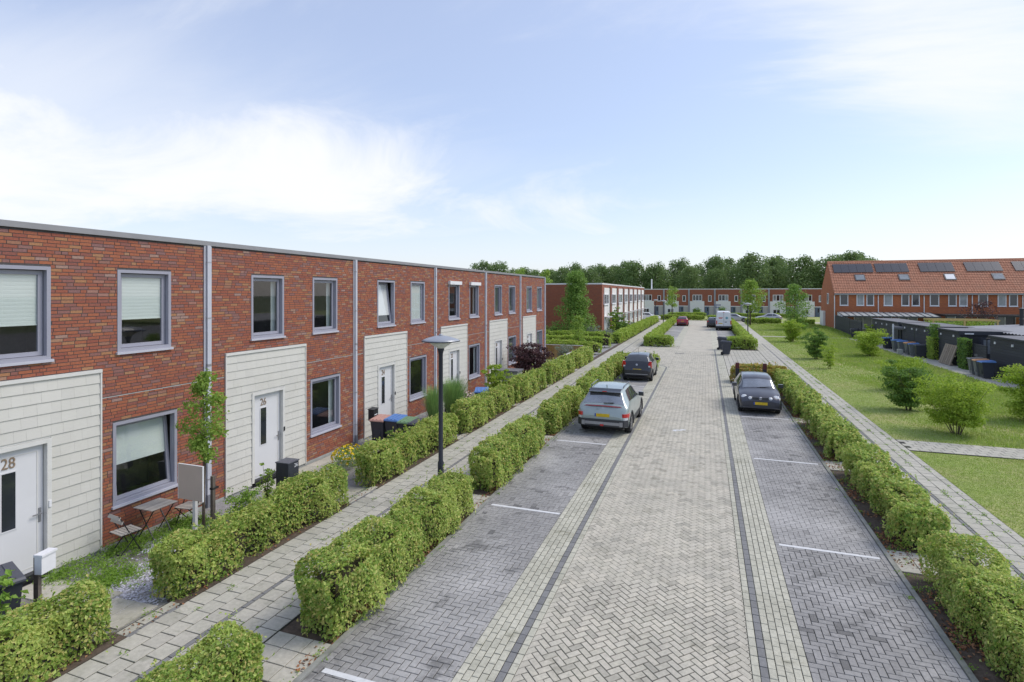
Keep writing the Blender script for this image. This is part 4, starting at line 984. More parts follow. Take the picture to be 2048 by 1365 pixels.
# garden plants
def grass_clump(label, loc, H, R_, n, m, group=None):
    t = thing('ornamental_grass', label, 'grass clump', loc, 0, group); V = []
    a = rng.uniform(0, 6.28, n); b0 = rng.uniform(0, .35, n)*R_; lean = rng.uniform(.05, 1., n)*R_; h = H*rng.uniform(.6, 1., n); w = .007
    ca, sa = np.cos(a), np.sin(a); tx, ty = -sa*w, ca*w
    for f0, f1 in ((0,.4),(.4,.75),(.75,1.)):
        def p(f): r = b0+lean*f**2.2; return np.stack([ca*r, sa*r, h*(f-.10*f**4)],1)
        A, B = p(f0), p(f1); T = np.stack([tx,ty,np.zeros(n)],1); k0, k1 = 1-f0*.6, 1-f1*.6+(0 if f1 < 1 else -.35)
        V.append(np.stack([A-T*k0, A+T*k0, B+T*k1, B-T*k1],1).reshape(-1,3))
    leaf_part('blades', np.concatenate(V), m, t); return t
grass_clump('tall ornamental grass clump right behind the nearest lamp post', (-9.2,17.5,-.08), 2.05,.50,1500, m_tallgrass, 'ornamental grasses')
grass_clump('wider ornamental grass clump right of the lamp post, behind the hedge', (-9.25,19.2,-.08), 2.1,.70,2100, m_tallgrass, 'ornamental grasses')
bush('shrub', 'bright green laurel like garden shrub in front of house 20', (-9.5,24.3,-.08), 1.9,.8,.10,3800, m_shrub, 9,.6, seed=11, z_open=.12)
bush('purple_shrub', 'large dark purple leaved bush in front of house 18', (-9.75,30.5,-.08), 2.4,1.55,.12,9000, m_purple, 13,.6, seed=12, z_open=.12)
bush('shrub', 'small dark shrub in front of the pink lidded bin', (-9.15,14.6,-.08), .95,.26,.055,700, m_shrubdark, 5,.4, seed=13, z_open=.05)
bush('shrub', 'small bright shrub in front of the blue lidded bin at house 24', (-9.15,15.4,-.08), .95,.28,.060,650, m_shrub, 5,.4, seed=14, z_open=.05)
bush('shrub', 'small fresh shrub between the green lidded bin and the hedge', (-9.1,16.2,-.08), 1.0,.24,.055,500, m_shrub, 5,.4, seed=15, z_open=.05)
bush('lavender', 'grey green lavender clump below the yellow flowers', (-9.75,12.75,-.08), .42,.42,.04,1500, m_greyleaf, 9,.5, cat='plant', seed=16, z_open=.1)
bush('garden_plant', 'tall thin leafy plant rising in front of the door of number 26', (-9.55,9.95,-.08), 1.35,.30,.06,800, m_treegreen, 5,.3, cat='plant', seed=17, z_open=.1)
bush('garden_plant', 'feathery green plants behind the long hedge, beside the downspout', (-9.6,9.35,-.08), .85,.55,.05,2600, m_weed, 9,.6, cat='plant', seed=19, z_open=.05)
bush('garden_plant', 'low spreading plants behind the hedge under the dark parcel box', (-9.3,10.6,-.08), .75,.5,.055,1800, m_treegreen, 9,.6, cat='plant', seed=21, z_open=.05)
bush('garden_plant', 'long leaved plant hanging over the bin in the bottom left corner', (-9.5,4.75,-.08), 1.25,.5,.11,420, m_weed, 7,.7, cat='plant', seed=22, z_open=.2)
bush('olive_bush', 'silvery grey bush behind the low white rail', (-10.0,39.6,-.1), 1.7,.85,.09,2200, m_greyleaf, 7,.6, seed=23)
bush('shrub', 'wide silvery green bush between conical tree and white panels', (-11.8,57.8,-.1), 1.9,1.5,.16,2200, m_greyleaf, 8,.7, seed=24)
bush('shrub', 'silvery green bush just right of its wider neighbour', (-10.2,58.6,-.1), 1.5,1.2,.15,1600, m_greyleaf, 8,.7, seed=25)
bush('shrub', 'lime yellow narrow shrub in front of the first white panel', (-10.1,63.2,-.1), 2.4,.55,.16,700, m_shrub, 5,.4, seed=26, z_open=.1)
bush('shrub', 'tall dark climbing shrub between the white panels and the lime shrub', (-10.4,67.0,-.1), 3.6,1.5,.20,2200, m_shrubdark, 9,.6, seed=27, z_open=.08)
bush('shrub', 'dark mound shrub at the foot of the panelled houses', (-10.0,72.5,-.1), 1.6,1.4,.20,1500, m_shrubdark, 8,.6, seed=28, z_open=.05)
bush('shrub', 'pale flowering low shrub beyond the dark mound', (-9.9,78.5,-.1), 1.3,1.2,.20,900, m_greyleaf, 8,.6, seed=29, z_open=.05)
bush('shrub', 'round bush at the left foot of the conical tree', (-15.6,56.8,-.1), 1.9,1.6,.17,2200, m_treemid, 8,.6, seed=31, z_open=.05)
bush('shrub', 'dark green bush under the window of a far row house', (-1.9,131,0), 1.9,1.6,.25,900, m_shrubdark, 8,.6, seed=32, z_open=.05)
bush('shrub', 'palm like bush behind the roof of the white van', (3.4,131,0), 2.4,1.4,.25,500, m_shrubdark, 8,.8, seed=33, z_open=.3)
# yellow flowers
t = thing('yellow_flowers', 'round clump of yellow flowers beside the wall of house 26', 'flowers', (-9.95,13.55,-.08))
P, d = ball_pts(900, (0,0,.25), (.42,.55,.30), .5); P[:,2] = np.abs(P[:,2]); leaf_part('foliage', leaves(P, d, .06), m_weed, t)
P, d = ball_pts(170, (0,0,.30), (.44,.58,.32), .08); kk = P[:,2] > .2; P = P[kk]; leaf_part('blossoms', np.concatenate([leaves(P, d[kk], .085, .3, 1.), leaves(P, d[kk], .085, .3, 1.)]), m_flower, t)
t = thing('pink_flowers', 'pale pink flower bush beside the half hidden blue bin', 'flowers', (-9.6,21.0,-.08))
P, d = ball_pts(420, (0,0,.6), (.35,.45,.35), .5); leaf_part('foliage', leaves(P, d, .07), m_shrubdark, t)
P, d = ball_pts(90, (0,0,.68), (.36,.46,.33), .1); leaf_part('blossoms', leaves(P, d, .10, .3, 1.), m_pinkflower, t)
# loose leaves, weeds, grass and gravel: nobody could count these
def scatter_tufts(pts, h, n, leaf, spread, m, name):
    V = []
    for (x, y, z) in pts:
        k = max(3, int(n*random.uniform(.5,1.5))); P = np.stack([x+rng.normal(0,spread,k), y+rng.normal(0,spread,k), z+np.abs(rng.normal(0,h,k))+.01],1); V.append(leaves(P, np.tile([0,0,1.],(k,1)), leaf, .8, .45))
    o = leaf_part(name, np.concatenate(V), m, None); return stuff(o)
pts = []
for _ in range(240):
    a = random.random()
    if a < .55: pts.append((random.uniform(-11.3,-10.55), random.uniform(6.3,9.3), -.15))
    elif a < .8: pts.append((random.gauss(-10.0,.22), random.gauss(6.75,.28), -.12))
    else: pts.append((random.uniform(-10.6,-9.2), random.uniform(7.6,9.6), -.11))
scatter_tufts(pts, .07, 42, .05, .08, m_weed, 'weeds')
pts = [(random.choice([-7.6,-7.3,-6.95,-6.62,-6.32,-8.05,-5.98])+random.gauss(0,.02), random.uniform(3.8,42), 0) for _ in range(150)] + [(random.choice([5.25,5.63,5.93,4.35,4.05,4.65])+random.gauss(0,.015), random.uniform(7,45), 0) for _ in range(620)]
pts += [(random.choice([-4.95,-5.1])+random.gauss(0,.04), random.uniform(5,36), 0) for _ in range(70)] + [(random.choice([3.26,3.35])+random.gauss(0,.05), random.uniform(6,31), 0) for _ in range(110)]
scatter_tufts(pts, .012, 10, .042, .04, m_weed, 'joint_weeds')
pts = [(random.choice([-8.1,-8.18,-5.02,-5.2,-8.05])+random.gauss(0,.05), random.uniform(4,30), -.02) for _ in range(60)] + [(3.55+random.gauss(0,.08), random.uniform(6,30), -.02) for _ in range(40)]
scatter_tufts(pts, .05, 22, .045, .07, m_weed, 'weeds')
n = 9000; side = rng.uniform(0,1,n) < .62
X_ = np.where(side, rng.uniform(3.30,3.75,n), rng.uniform(-5.2,-4.97,n)); Y_ = rng.uniform(5,31,n); keep = np.sin(Y_*2.1)+np.sin(Y_*5.3+1)+rng.normal(0,.7,n) > .1
P = np.stack([X_, Y_, rng.uniform(-.015,.02,n)],1)[keep]; stuff(leaf_part('leaf_litter', leaves(P, np.tile([0,0,1.],(len(P),1)), .06, .45), m_leaflitter, None))
P = np.stack([rng.normal(-8.06,.06,500), rng.uniform(4,30,500), rng.uniform(.0,.02,500)],1); stuff(leaf_part('leaf_litter', leaves(P, np.tile([0,0,1.],(500,1)), .05, .45), m_leaflitter, None))
# lawn
def lawn_blades(n, x0, x1, y0, y1, hh, wd, holes=()):
    x = rng.uniform(x0,x1,n); y = rng.uniform(y0,y1,n)
    for h in holes: k = ~((x > h[0]) & (x < h[1]) & (y > h[2]) & (y < h[3])); x, y = x[k], y[k]
    n = len(x); lush = np.clip((x-7.2)/2.5+.5*np.sin(y*.5+x), .45, 1.5); h = hh*lush*rng.uniform(.5,1.3,n); a = rng.uniform(0,6.28,n); ln = h*rng.uniform(.2,.9,n)
    T = np.stack([np.cos(a)*wd,np.sin(a)*wd,np.zeros(n)],1); L_ = np.stack([-np.sin(a)*ln,np.cos(a)*ln,h],1); B = np.stack([x,y,np.full(n,-.035)],1)
    return np.stack([B-T,B+T,B+L_+T*.25,B+L_-T*.25],1).reshape(-1,3)
ch_ = [(6.13,15,20.7,22.1),(6.13,15,70,71)]
V = np.concatenate([lawn_blades(110000,6.10,12.5,10.5,21,.05,.0075,ch_), lawn_blades(60000,6.10,14.9,1,21,.05,.008,ch_), lawn_blades(80000,6.14,14.9,21,36,.065,.010,ch_), lawn_blades(60000,6.14,14.9,36,70,.085,.022,ch_), lawn_blades(25000,6.14,17.4,70,99,.09,.05,ch_)])
stuff(leaf_part('grass', V, m_grassblade, None))
# gravel in the front garden of 28
n = 7500; X_ = rng.uniform(-10.9,-8.3,n); Y_ = rng.uniform(5.5,9.2,n)
kp = (np.hypot((X_+9.25)/.9,(Y_-6.9)/1.1) < 1.0+rng.normal(0,.08,n)) | (np.hypot((X_+10.2)/.9,(Y_-8.5)/.7) < 1.+rng.normal(0,.08,n)) | (rng.uniform(0,1,n) < .10)
kp &= ~((X_ > -9.6) & (X_ < -8.3) & (Y_ < 6.0)); kp &= X_ < -8.25
X_, Y_ = X_[kp], Y_[kp]; n = len(X_); s = rng.uniform(.014,.028,n); zg = -.03-(-8.22-X_)*.0447
dirs = np.array([(1,0,0),(0,1,0),(-1,0,0),(0,-1,0),(0,0,.7),(0,0,-.5)]); Rm = rng.uniform(0,6.28,n); cR, sR = np.cos(Rm), np.sin(Rm)
V = np.stack([np.stack([X_+s*(d[0]*cR-d[1]*sR)*rng.uniform(.7,1.3,n), Y_+s*(d[0]*sR+d[1]*cR)*rng.uniform(.7,1.3,n), zg+s*d[2]+.004],1) for d in dirs],1)
T_ = np.array([(0,1,4),(1,2,4),(2,3,4),(3,0,4)]); F = (np.arange(n)[:,None,None]*6+T_[None]).reshape(-1)
me = bpy.data.meshes.new('gravel'); me.vertices.add(n*6); me.vertices.foreach_set('co', V.astype(np.float32).ravel()); me.loops.add(len(F)); me.loops.foreach_set('vertex_index', F.astype(np.int32)); me.polygons.add(len(F)//3); me.polygons.foreach_set('loop_start', np.arange(0,len(F),3,dtype=np.int32)); me.polygons.foreach_set('use_smooth', np.zeros(len(F)//3, dtype=bool)); me.update(calc_edges=True)
stuff(link('gravel', me, m_pebble))
# ---------------------------------------------------------------- street furniture and garden things
m_lampglass = mat('frosted_lamp_cone', (.62, .63, .58), .35, .06)
m_lampshade = mat('grey_lamp_dome', (.36, .375, .40), .35, .06, metal=.3)
m_lampblack = mat('blue_black_lamp_post', (.020, .023, .036), .4, .08)
def lamp(label, x, y, proto=None):
    if proto: return dup(proto, (x,y,-.02), 0, label)
    t = thing('street_lamp', label, 'street lamp', (x,y,-.02), 0, 'street lamps with flat round shades')
    b = MB(); b.lathe([(.075,0),(.075,.9),(.056,.95),(.052,3.55),(.07,3.62),(.085,3.66),(.085,3.69),(0,3.69)], 14); b.build('pole', m_lampblack, t, True)
    MB().lathe([(.07,3.685),(.31,3.85),(.30,3.86),(0,3.862)], 28).build('light_cone', m_lampglass, t, True)
    s = MB().lathe([(.455,3.865),(.46,3.885),(.40,3.915),(.25,3.965),(.10,3.998),(0,4.005)], 32).lathe([(.455,3.865),(.31,3.872),(.0,3.872)], 32).build('lamp_shade', m_lampshade, t, True)
    MB().lathe([(.47,3.858),(.472,3.876),(.455,3.88),(.452,3.86),(.47,3.858)], 32).build('shade_rim', m_black, s, True)
    MB().lathe([(.05,4.004),(.05,4.03),(.03,4.04),(0,4.042)], 12).build('cap', m_lampshade, s, True)
    MB().box(-.02,.02,-.077,-.072,.55,.80).build('service_hatch', m_black, t); return t
L0 = lamp('nearest street lamp, black post with a round grey shade before the brick houses', -6.1, 11.95)
lamp('street lamp at the right edge of the far path, beside the lawn', 4.36, 65.5, L0)
lamp('far left street lamp beside the red car hedge, the nearer of two', -6.45, 90.5, L0)
lamp('farthest left street lamp, just left of the one by the red car hedge', -8.6, 101.5, L0)
# wheelie bins
def bin_(label, lidm, bodym, x, y, rz, group, z=0., s=1.):
    key = (lidm.name, bodym.name)
    if key in SH: return dup(SH[key], (x,y,z), rz, label, group, s)
    t = thing('wheelie_bin', label, 'bin', (x,y,z), rz, group); t.scale = (s,s,s)
    b = MB(); a, c = (.22,.23), (.27,.34)
    b.v = [(-a[0],-a[1],.06),(a[0],-a[1],.06),(a[0],a[1],.06),(-a[0],a[1],.06),(-c[0],-c[1],.93),(c[0],-c[1],.93),(c[0],c[1]-.04,.93),(-c[0],c[1]-.04,.93)]
    b.f = [(3,2,1,0),(0,1,5,4),(1,2,6,5),(2,3,7,6),(3,0,4,7)]; b.mi = [0]*5
    b.box(-.285,.285,-.355,.315,.90,.945); b.box(-.12,.12,-.30,-.262,.28,.74)
    b.box(-.285,-.24,.25,.33,.78,.93).box(.24,.285,.25,.33,.78,.93); b.build('body', bodym, t)
    lid = MB(); lid.v = [(-.30,-.38,.95),(.30,-.38,.95),(.30,.33,.95),(-.30,.33,.95),(-.29,-.35,.985),(.29,-.35,.985),(.28,.30,1.055),(-.28,.30,1.055)]; lid.f = [(4,5,6,7),(0,1,5,4),(1,2,6,5),(2,3,7,6),(3,0,4,7),(3,2,1,0)]; lid.mi = [0]*6
    for k in range(3): lid.bar((-.16+.16*k,-.33,.995),(-.16+.16*k,.27,1.055),.05,.02)
    lid.box(-.30,.30,-.385,-.35,.925,.955); lid.build('lid', lidm, t)
    MB().tube([(-.24,.30,.96),(-.24,.37,.985),(.24,.37,.985),(.24,.30,.96)], .016, 6).build('handle', bodym, t)
    for sx in (-1, 1): MB().tube([(sx*.24,.27,.10),(sx*.29,.27,.10)], .10, 12).build('wheel', m_rubber, t)
    SH[key] = t; return t
m_binbody = mat('anthracite_bin_plastic', (.040,.044,.058), .5, .1); m_bingrey = mat('grey_bin_plastic', (.15,.16,.165), .55, .1)
m_lidpink = mat('faded_pink_lid', (.50,.29,.24), .55, .08); m_lidblue = mat('blue_lid', (.10,.22,.50), .5, .1); m_lidgreen = mat('green_lid', (.16,.27,.15), .55, .1)
m_liddark = mat('dark_grey_lid', (.075,.08,.10), .5, .1); m_lidorange = mat('orange_lid', (.58,.30,.13), .55, .08)
GB = 'wheelie bins by the front doors'
bin_('bin with a faded pink lid, leftmost of the four at house 24', m_lidpink, m_binbody, -10.45,16.05,R(2),GB,-.13,.9)
bin_('bin with a blue lid in the row of four at house 24', m_lidblue, m_binbody, -9.90,16.1,R(-2),GB,-.11,.92)
bin_('bin with a green lid in the row of four at house 24', m_lidgreen, m_binbody, -9.40,16.05,R(3),GB,-.10,.88)
bin_('all dark bin at the right end of the four at house 24', m_liddark, m_binbody, -8.93,15.95,R(-4),GB,-.08,.86)
bin_('blue lidded bin half hidden behind the hedge of house 22', m_lidblue, m_binbody, -9.0,21.45,R(20),GB,-.08)
bin_('dark bin cut by the left picture edge under long leaves', m_liddark, m_binbody, -9.95,5.05,R(75),GB,-.12,.92)
bin_('front one of two dark bins left standing on the far road', m_liddark, m_binbody, 1.55,47.9,R(90),'bins on the road',0,1.12)
bin_('rear one of two dark bins on the far road, with a white sticker', m_liddark, m_binbody, 1.36,52.2,R(80),'bins on the road',0,1.1)
GS = 'wheelie bins along the black sheds'
for lab, lm, bm, x, y in (
 ('black bin standing at the black fence, left of all shed bins', m_liddark, m_binbody, 15.9,71.6), ('blue lidded bin between shrub and white post by the sheds', m_lidblue, m_binbody, 15.6,58.4),
 ('blue lidded grey bin at the left end of the shed bin row', m_lidblue, m_bingrey, 15.65,55.9), ('second blue lidded grey bin in the shed bin row', m_lidblue, m_bingrey, 15.7,54.6),
 ('orange lidded bin in the middle of the shed bin row', m_lidorange, m_bingrey, 15.8,53.2), ('blue lidded bin right of the orange one in the shed bin row', m_lidblue, m_bingrey, 15.75,52.1),
 ('dark bin at the right end of the shed bin row, next to ivy', m_liddark, m_binbody, 15.85,51.1), ('grey lidded bin behind the orange lidded one at the right edge', m_bingrey, m_bingrey, 15.8,41.6),
 ('orange lidded grey bin at the right picture edge', m_lidorange, m_bingrey, 15.75,40.75), ('bright blue lidded dark bin at the right picture edge', m_lidblue, m_binbody, 15.7,39.9)):
    bin_(lab, lm, bm, x, y, R(-90+random.uniform(-8,8)), GS, -.02, 1.02)
# signs, boxes and garden furniture at the left
m_signface = mat('blank_taupe_sign_face', (.46,.375,.32), .6, .06, 2)
t = thing('sign_board', 'blank taupe board on a white post behind the long front hedge', 'sign', (-9.75,8.15,-.12))
MB().box(-.325,.325,-.012,.012,.98,1.68).build('board', m_signface, t); MB().box(-.332,-.325,-.016,.016,.975,1.685).box(.325,.332,-.016,.016,.975,1.685).box(-.325,.325,-.015,.015,1.68,1.686).build('board_edge', m_white, t)
MB().box(.03,.10,.014,.075,-.1,1.6).build('post', mat('greyed_white_post', (.56,.55,.53), .7, .1), t)
t = thing('post_box', 'white mailbox with a clear newspaper holder on a grey timber post', 'mailbox', (-9.85,5.55,-.12), R(15))
MB().box(-.05,.03,-.03,.03,-.1,1.0).build('post', m_wood_post, t); b = MB().box(.05,.17,-.11,.13,.78,1.05); b.box(.04,.19,-.12,.14,1.05,1.085); b.build('box', m_white, t)
MB().box(-.01,.06,-.02,.02,.98,1.0).box(-.01,.06,-.02,.02,.82,.84).build('bracket', m_steel, t)
b = MB(); n = 12
for i in range(n): 
    a0, a1 = math.pi+math.pi*i/n, math.pi+math.pi*(i+1)/n; b.poly([(.09,.01+.10*math.cos(a0),.77+.10*math.sin(a0)),(.15,.01+.10*math.cos(a0),.77+.10*math.sin(a0)),(.15,.01+.10*math.cos(a1),.77+.10*math.sin(a1)),(.09,.01+.10*math.cos(a1),.77+.10*math.sin(a1))])
b.build('newspaper_holder', glass_mat('clear_plastic', (.9,.92,.93), 1.6), t)
t = thing('parcel_box', 'tall anthracite parcel box with a small white 26, before the door of house 26', 'mailbox', (-9.55,10.62,-.13), R(2))
MB().box(-.18,.18,-.19,.17,0,1.07).build('body', m_anthracite, t); MB().box(-.195,.195,-.205,.185,1.07,1.095).build('lid', mat('slate_lid', (.10,.105,.125), .45, .08), t)
MB().box(.181,.186,-.15,.13,.30,.86).build('flap', m_anthracite, t); link('number', text_mesh('26', .13, .002), m_white, t, (.184,.07,.98))
t = thing('post_box', 'black mailbox on a thin black stand by the door of house 24', 'mailbox', (-10.95,16.3,-.27), R(8))
MB().tube([(0,-.05,0),(0,-.05,.95)], .018, 6).tube([(0,.08,0),(0,.08,.95)], .018, 6).build('stand', m_black, t); b = MB(); b.box(-.10,.10,-.17,.19,.88,1.26); b.build('box', m_black, t); MB().bar((-.12,.01,1.27),(.12,.01,1.25),.40,.02).build('lid', m_black, t); MB().box(.101,.104,-.10,.12,1.05,1.08).build('name_strip', m_white, t)
t = thing('post_box', 'small dark mailbox post by the door of house 22, behind tall grass', 'mailbox', (-10.3,20.7,-.12))
MB().box(-.06,.06,-.06,.06,0,1.0).build('post', m_black, t); MB().box(-.13,.13,-.17,.17,1.0,1.32).build('box', m_anthracite, t)
t = thing('storage_box', 'grey weathered storage box with a flat lid before the purple bush', 'storage box', (-9.6,26.5,-.1))
b = MB().box(-.58,.58,-.42,.42,0,1.12); b.build('body', mat('mossy_grey_panel', (.33,.35,.29), .8, .2, 3), t); MB().box(-.64,.64,-.48,.48,1.12,1.19).build('lid', m_shedroof, t); MB().tube([(.3,-.2,1.19),(.3,-.2,1.26),(.42,-.2,1.26),(.42,-.2,1.19)], .014, 5).build('handle', m_steel, t)
m_slat = mat('weathered_bleached_slat', None, .8, .2, 10, ramp=[(0,(.36,.33,.29)),(.5,(.44,.41,.37)),(1,(.30,.275,.245))], stretch=(20,3,6))
def folding_chair(label, loc, rz):
    t = thing('folding_chair', label, 'chair', loc, rz, 'folding slatted garden chairs')
    b = MB()
    for sx in (-.19,.19):
        b.bar((sx,.20,0),(sx,-.22,.84),.016,.016); b.bar((sx*.88,-.22,0),(sx*.88,.19,.45),.016,.016); b.bar((sx*.95,-.20,.435),(sx*.95,.20,.435),.014,.02)
    b.bar((-.19,.17,.06),(.19,.17,.06),.012,.012); b.bar((-.17,-.19,.06),(.17,-.19,.06),.012,.012); b.build('frame', m_black, t)
    for i in range(6): MB().box(-.20,.20,-.19+.066*i,-.135+.066*i,.447,.462).build('seat_slat', m_slat, t)
    for z in (.69,.785): o = MB().box(-.20,.20,-.012,.006,-.033,.033).build('back_slat', m_slat, t, loc=(0,-.205-(z-.785)*.5,z)); o.rotation_euler = (R(-25),0,0)
    return t
folding_chair('folding slatted chair left of the bistro table, seat facing it', (-10.85,7.62,-.15), R(-8))
folding_chair('folding slatted chair right of the bistro table, partly behind the sign', (-10.82,9.0,-.15), R(186))
t = thing('bistro_table', 'small folding slatted bistro table against the brick wall under the window', 'table', (-10.92,8.30,-.15))
for i in range(7): MB().box(-.27+.078*i,-.20+.078*i,-.29,.29,.705,.72).build('table_slat', m_slat, t)
b = MB()
for sy in (-.22,.22): b.bar((-.26,sy,0),(.24,sy,.70),.016,.016); b.bar((.26,sy*.9,0),(-.24,sy*.9,.70),.016,.016); b.bar((-.26,sy,.695),(.26,sy,.695),.018,.014)
b.build('frame', m_black, t)
# paths and edging in the front gardens
for lab, x0, x1, y0, y1, dz in (('worn concrete slab path to the door of house 28', -11.3,-9.3,5.9,6.5,0), ('cracked slab by the pavement in the garden of house 28', -9.25,-8.3,5.7,6.35,0), ('slab path to the door of house 26', -11.3,-8.3,11.15,12.0,0), ('paved strip along the wall of house 26', -11.3,-10.4,12.0,14.6,0), ('slab path to the door of house 24', -11.3,-8.3,17.1,17.65,0), ('slab path to the door of house 22', -11.3,-8.25,23.02,23.45,0), ('slab path to the door of house 20', -11.3,-8.25,28.25,28.95,0)):
    n = max(1, round((x1-x0)/.6)); k = max(1, round((y1-y0)/.6)); t = bpy.data.objects.new('garden_path', None); COL.objects.link(t); t['kind'] = 'structure'; t['label'] = lab
    for i in range(n):
        for j in range(k):
            xa, xb = x0+(x1-x0)*i/n, x0+(x1-x0)*(i+1)/n; ya, yb = y0+(y1-y0)*j/k, y0+(y1-y0)*(j+1)/k; z = lambda x: -.03-(-8.22-x)*.0447+.018
            b = MB(); b.v = [(xa+.006,ya+.006,z(xa)-.1),(xb-.006,ya+.006,z(xb)-.1),(xb-.006,yb-.006,z(xb)-.1),(xa+.006,yb-.006,z(xa)-.1),(xa+.006,ya+.006,z(xa)),(xb-.006,ya+.006,z(xb)),(xb-.006,yb-.006,z(xb)),(xa+.006,yb-.006,z(xa))]; b.f = [(4,5,6,7),(0,1,5,4),(1,2,6,5),(2,3,7,6),(3,0,4,7)]; b.mi = [0]*5; b.build('slab', m_tile, t)
t = thing('bed_edging', 'row of grey edging stones round the lavender bed', 'edging', (-10.15,12.75,-.12))
for i in range(4): MB().box(-.06,.06,-.55+.28*i,-.28+.28*i,0,.16).build('stone', m_plinth, t)
for i in range(3): MB().box(.08+.3*i,.36+.3*i,-.56,-.44,0,.15).build('stone', m_plinth, t)
t = thing('tree_stake', 'grey timber stake beside the young garden tree', 'stake', (-10.12,9.0,-.12)); MB().box(-.035,.035,-.035,.035,-.1,1.15).build('pole', m_wood_post, t); MB().box(-.05,.04,-.042,.12,.86,.90).build('tie', m_rubber, t)
t = thing('wooden_fence', 'tan board fence closing the garden past the last brick house', 'fence', (-11.95,41.5,-.15))
for i in range(22): MB().box(.135*i,.135*i+.125,-.012+.02*(i%2),.012+.02*(i%2),0,1.12).build('plank', m_wood_fence, t)
for x in (0,1.45,2.9): MB().box(x-.04,x+.04,.03,.11,-.1,1.18).build('post', m_wood_fence, t)
MB().box(0,2.98,-.02,.05,1.12,1.16).build('rail', m_white, t)
t = thing('picket_rail', 'low white rail on short posts beside the hedge tops', 'fence', (-8.95,33.5,-.1))
for i, y in enumerate((0,2.2,4.4,6.6,8.0)): MB().box(-.05,.05,y-.05,y+.05,-.1,1.02).build('post', m_white, t)
MB().box(-.03,.03,-.05,8.0,.92,1.0).build('rail', m_white, t); MB().box(-.03,.03,-.05,8.0,.52,.6).build('rail', m_white, t)
for lab, x, y in (('left one of two dark bollards behind the dark grey car, dull red top', 1.60,31.9), ('right one of two dark bollards behind the dark grey car', 2.95,31.9)):
    t = thing('bollard', lab, 'bollard', (x,y,0), 0, 'bollards before the rust tinged hedge'); MB().box(-.09,.09,-.09,.09,-.1,.98).build('post', m_black, t); MB().box(-.093,.093,-.093,.093,.98,1.27).build('band', mat('dull_red_band', (.10,.022,.022), .7, .15), t)
t = thing('street_name_sign', 'pair of blue street name blades on a thin grey pole beside the white van', 'sign', (1.9,112,0)); MB().tube([(0,0,0),(0,0,3.0)], .05, 6).build('pole', m_gutter, t)
for z, x0, x1 in ((2.72,-.45,.75), (2.28,-.15,.45)):
    s_ = MB().box(x0,x1,-.08,-.05,z,z+.24).build('blade', mat('blue_sign_face', (.05,.07,.20), .5, .05), t); MB().box(x0+.1,x1-.1,-.084,-.081,z+.09,z+.15).build('lettering', m_white, s_)
# ---------------------------------------------------------------- black sheds and what stands round them
def shed(label, y0, y1, x0=16.6, depth=2.3, h=2.38, lamps=(), over=0., joint=None):
    t = thing('garden_shed', label, 'shed', (x0, y0, -.02), 0, 'black boarded garden sheds'); L_ = y1-y0
    MB().box(.03, depth, .03, L_, 0, h, 'b').build('wall', m_black, t)
    n = 15; ph = h/n
    for i in range(n):
        MB().box(.0, .028, .0, L_, ph*i+.006, ph*(i+1)-.006).build('plank', m_shed, t)
        MB().box(.03, depth, .0, .028, ph*i+.006, ph*(i+1)-.006).build('plank', m_shed, t)
    MB().box(-.09, depth+over, -.10, L_+.02, h, h+.07).build('roof', m_shedroof, t)
    MB().box(-.095, depth+over, -.115, -.10, h-.20, h+.06).box(-.105,-.091,-.10,L_+.02,h-.03,h+.06).build('fascia', m_shed, t)
    for y in lamps: MB().box(-.06, -.005, y-.07, y+.07, h-.42, h-.28).build('wall_lamp', m_white, t)
    if joint: MB().box(-.008, .0, joint-.03, joint+.03, .01, h-.01).build('joint_cover', m_black, t)
    d = MB().box(depth*.52, depth*.9, -.03, -.002, .05, 2.0).build('door', m_anthracite, t); MB().box(depth*.58, depth*.84, -.036, -.031, .9, 1.85).build('pane', m_paleglass, d)
    MB().box(.1, depth*.45, -.06, -.003, 1.35, 2.05).build('recess_shade', m_black, t)  # raised black panel: the shade of the recess put in as colour
    MB().box(.25, .75, -.16, -.116, h-.16, h-.08).build('lamp_bar', m_white, t)
    return t
shed('farthest black shed, left of the shrub by the bins', 58.7, 67.3, lamps=(1.4,3.5,5.0,7.0), joint=4.3)
shed('black double shed behind the row of blue lidded bins', 51.6, 58.0, lamps=(.8,2.6,3.7,5.5), over=.6, joint=3.2)
shed('black shed between the two ivy columns, pallet leaning on it', 46.1, 49.8, lamps=(.9,3.1), over=1.4)
shed('black shed nearest the right picture edge', 34.5, 41.8, lamps=(1.,2.6,4.6,6.6), joint=3.4)
t = thing('garden_gate', 'dark boarded gate with a steel frame left of the right edge bins', 'gate', (16.55,42.0,-.02), 0)
for i in range(11): MB().box(0,.03,.05,1.9,.16*i+.006,.16*i+.154).build('plank', m_shed, t)
MB().tube([(-.03,.0,0),(-.03,.0,2.25),(.9,.0,2.25)], .035, 6).tube([(-.03,1.95,0),(-.03,1.95,1.8)], .03, 6).build('frame', m_black, t)
MB().box(-.012,-.002,1.3,1.75,.95,1.1).build('name_plate', m_shedroof, t); MB().box(-.012,-.002,1.3,1.75,.5,.62).build('name_plate', m_shedroof, t)
def board_fence(label, x0, y0, x1, y1, h, n=None, m=None):
    a = math.atan2(y1-y0, x1-x0); L_ = math.hypot(x1-x0, y1-y0); t = thing('garden_fence', label, 'fence', (x0,y0,-.02), a, 'dark boarded garden fences'); n = n or int(h/.17)
    for i in range(n): MB().box(0,L_,-.015,.015,h/n*i+.005,h/n*(i+1)-.005).build('plank', m or m_shed, t)
    k = max(1, int(L_/1.9))
    for i in range(k+1): MB().box(L_*i/k-.04,L_*i/k+.04,.016,.09,0,h+.05).build('post', m_black, t)
    return t
board_fence('dark fence between the ivy column and the nearest gate', 16.58,43.98,16.58,46.05,1.75)
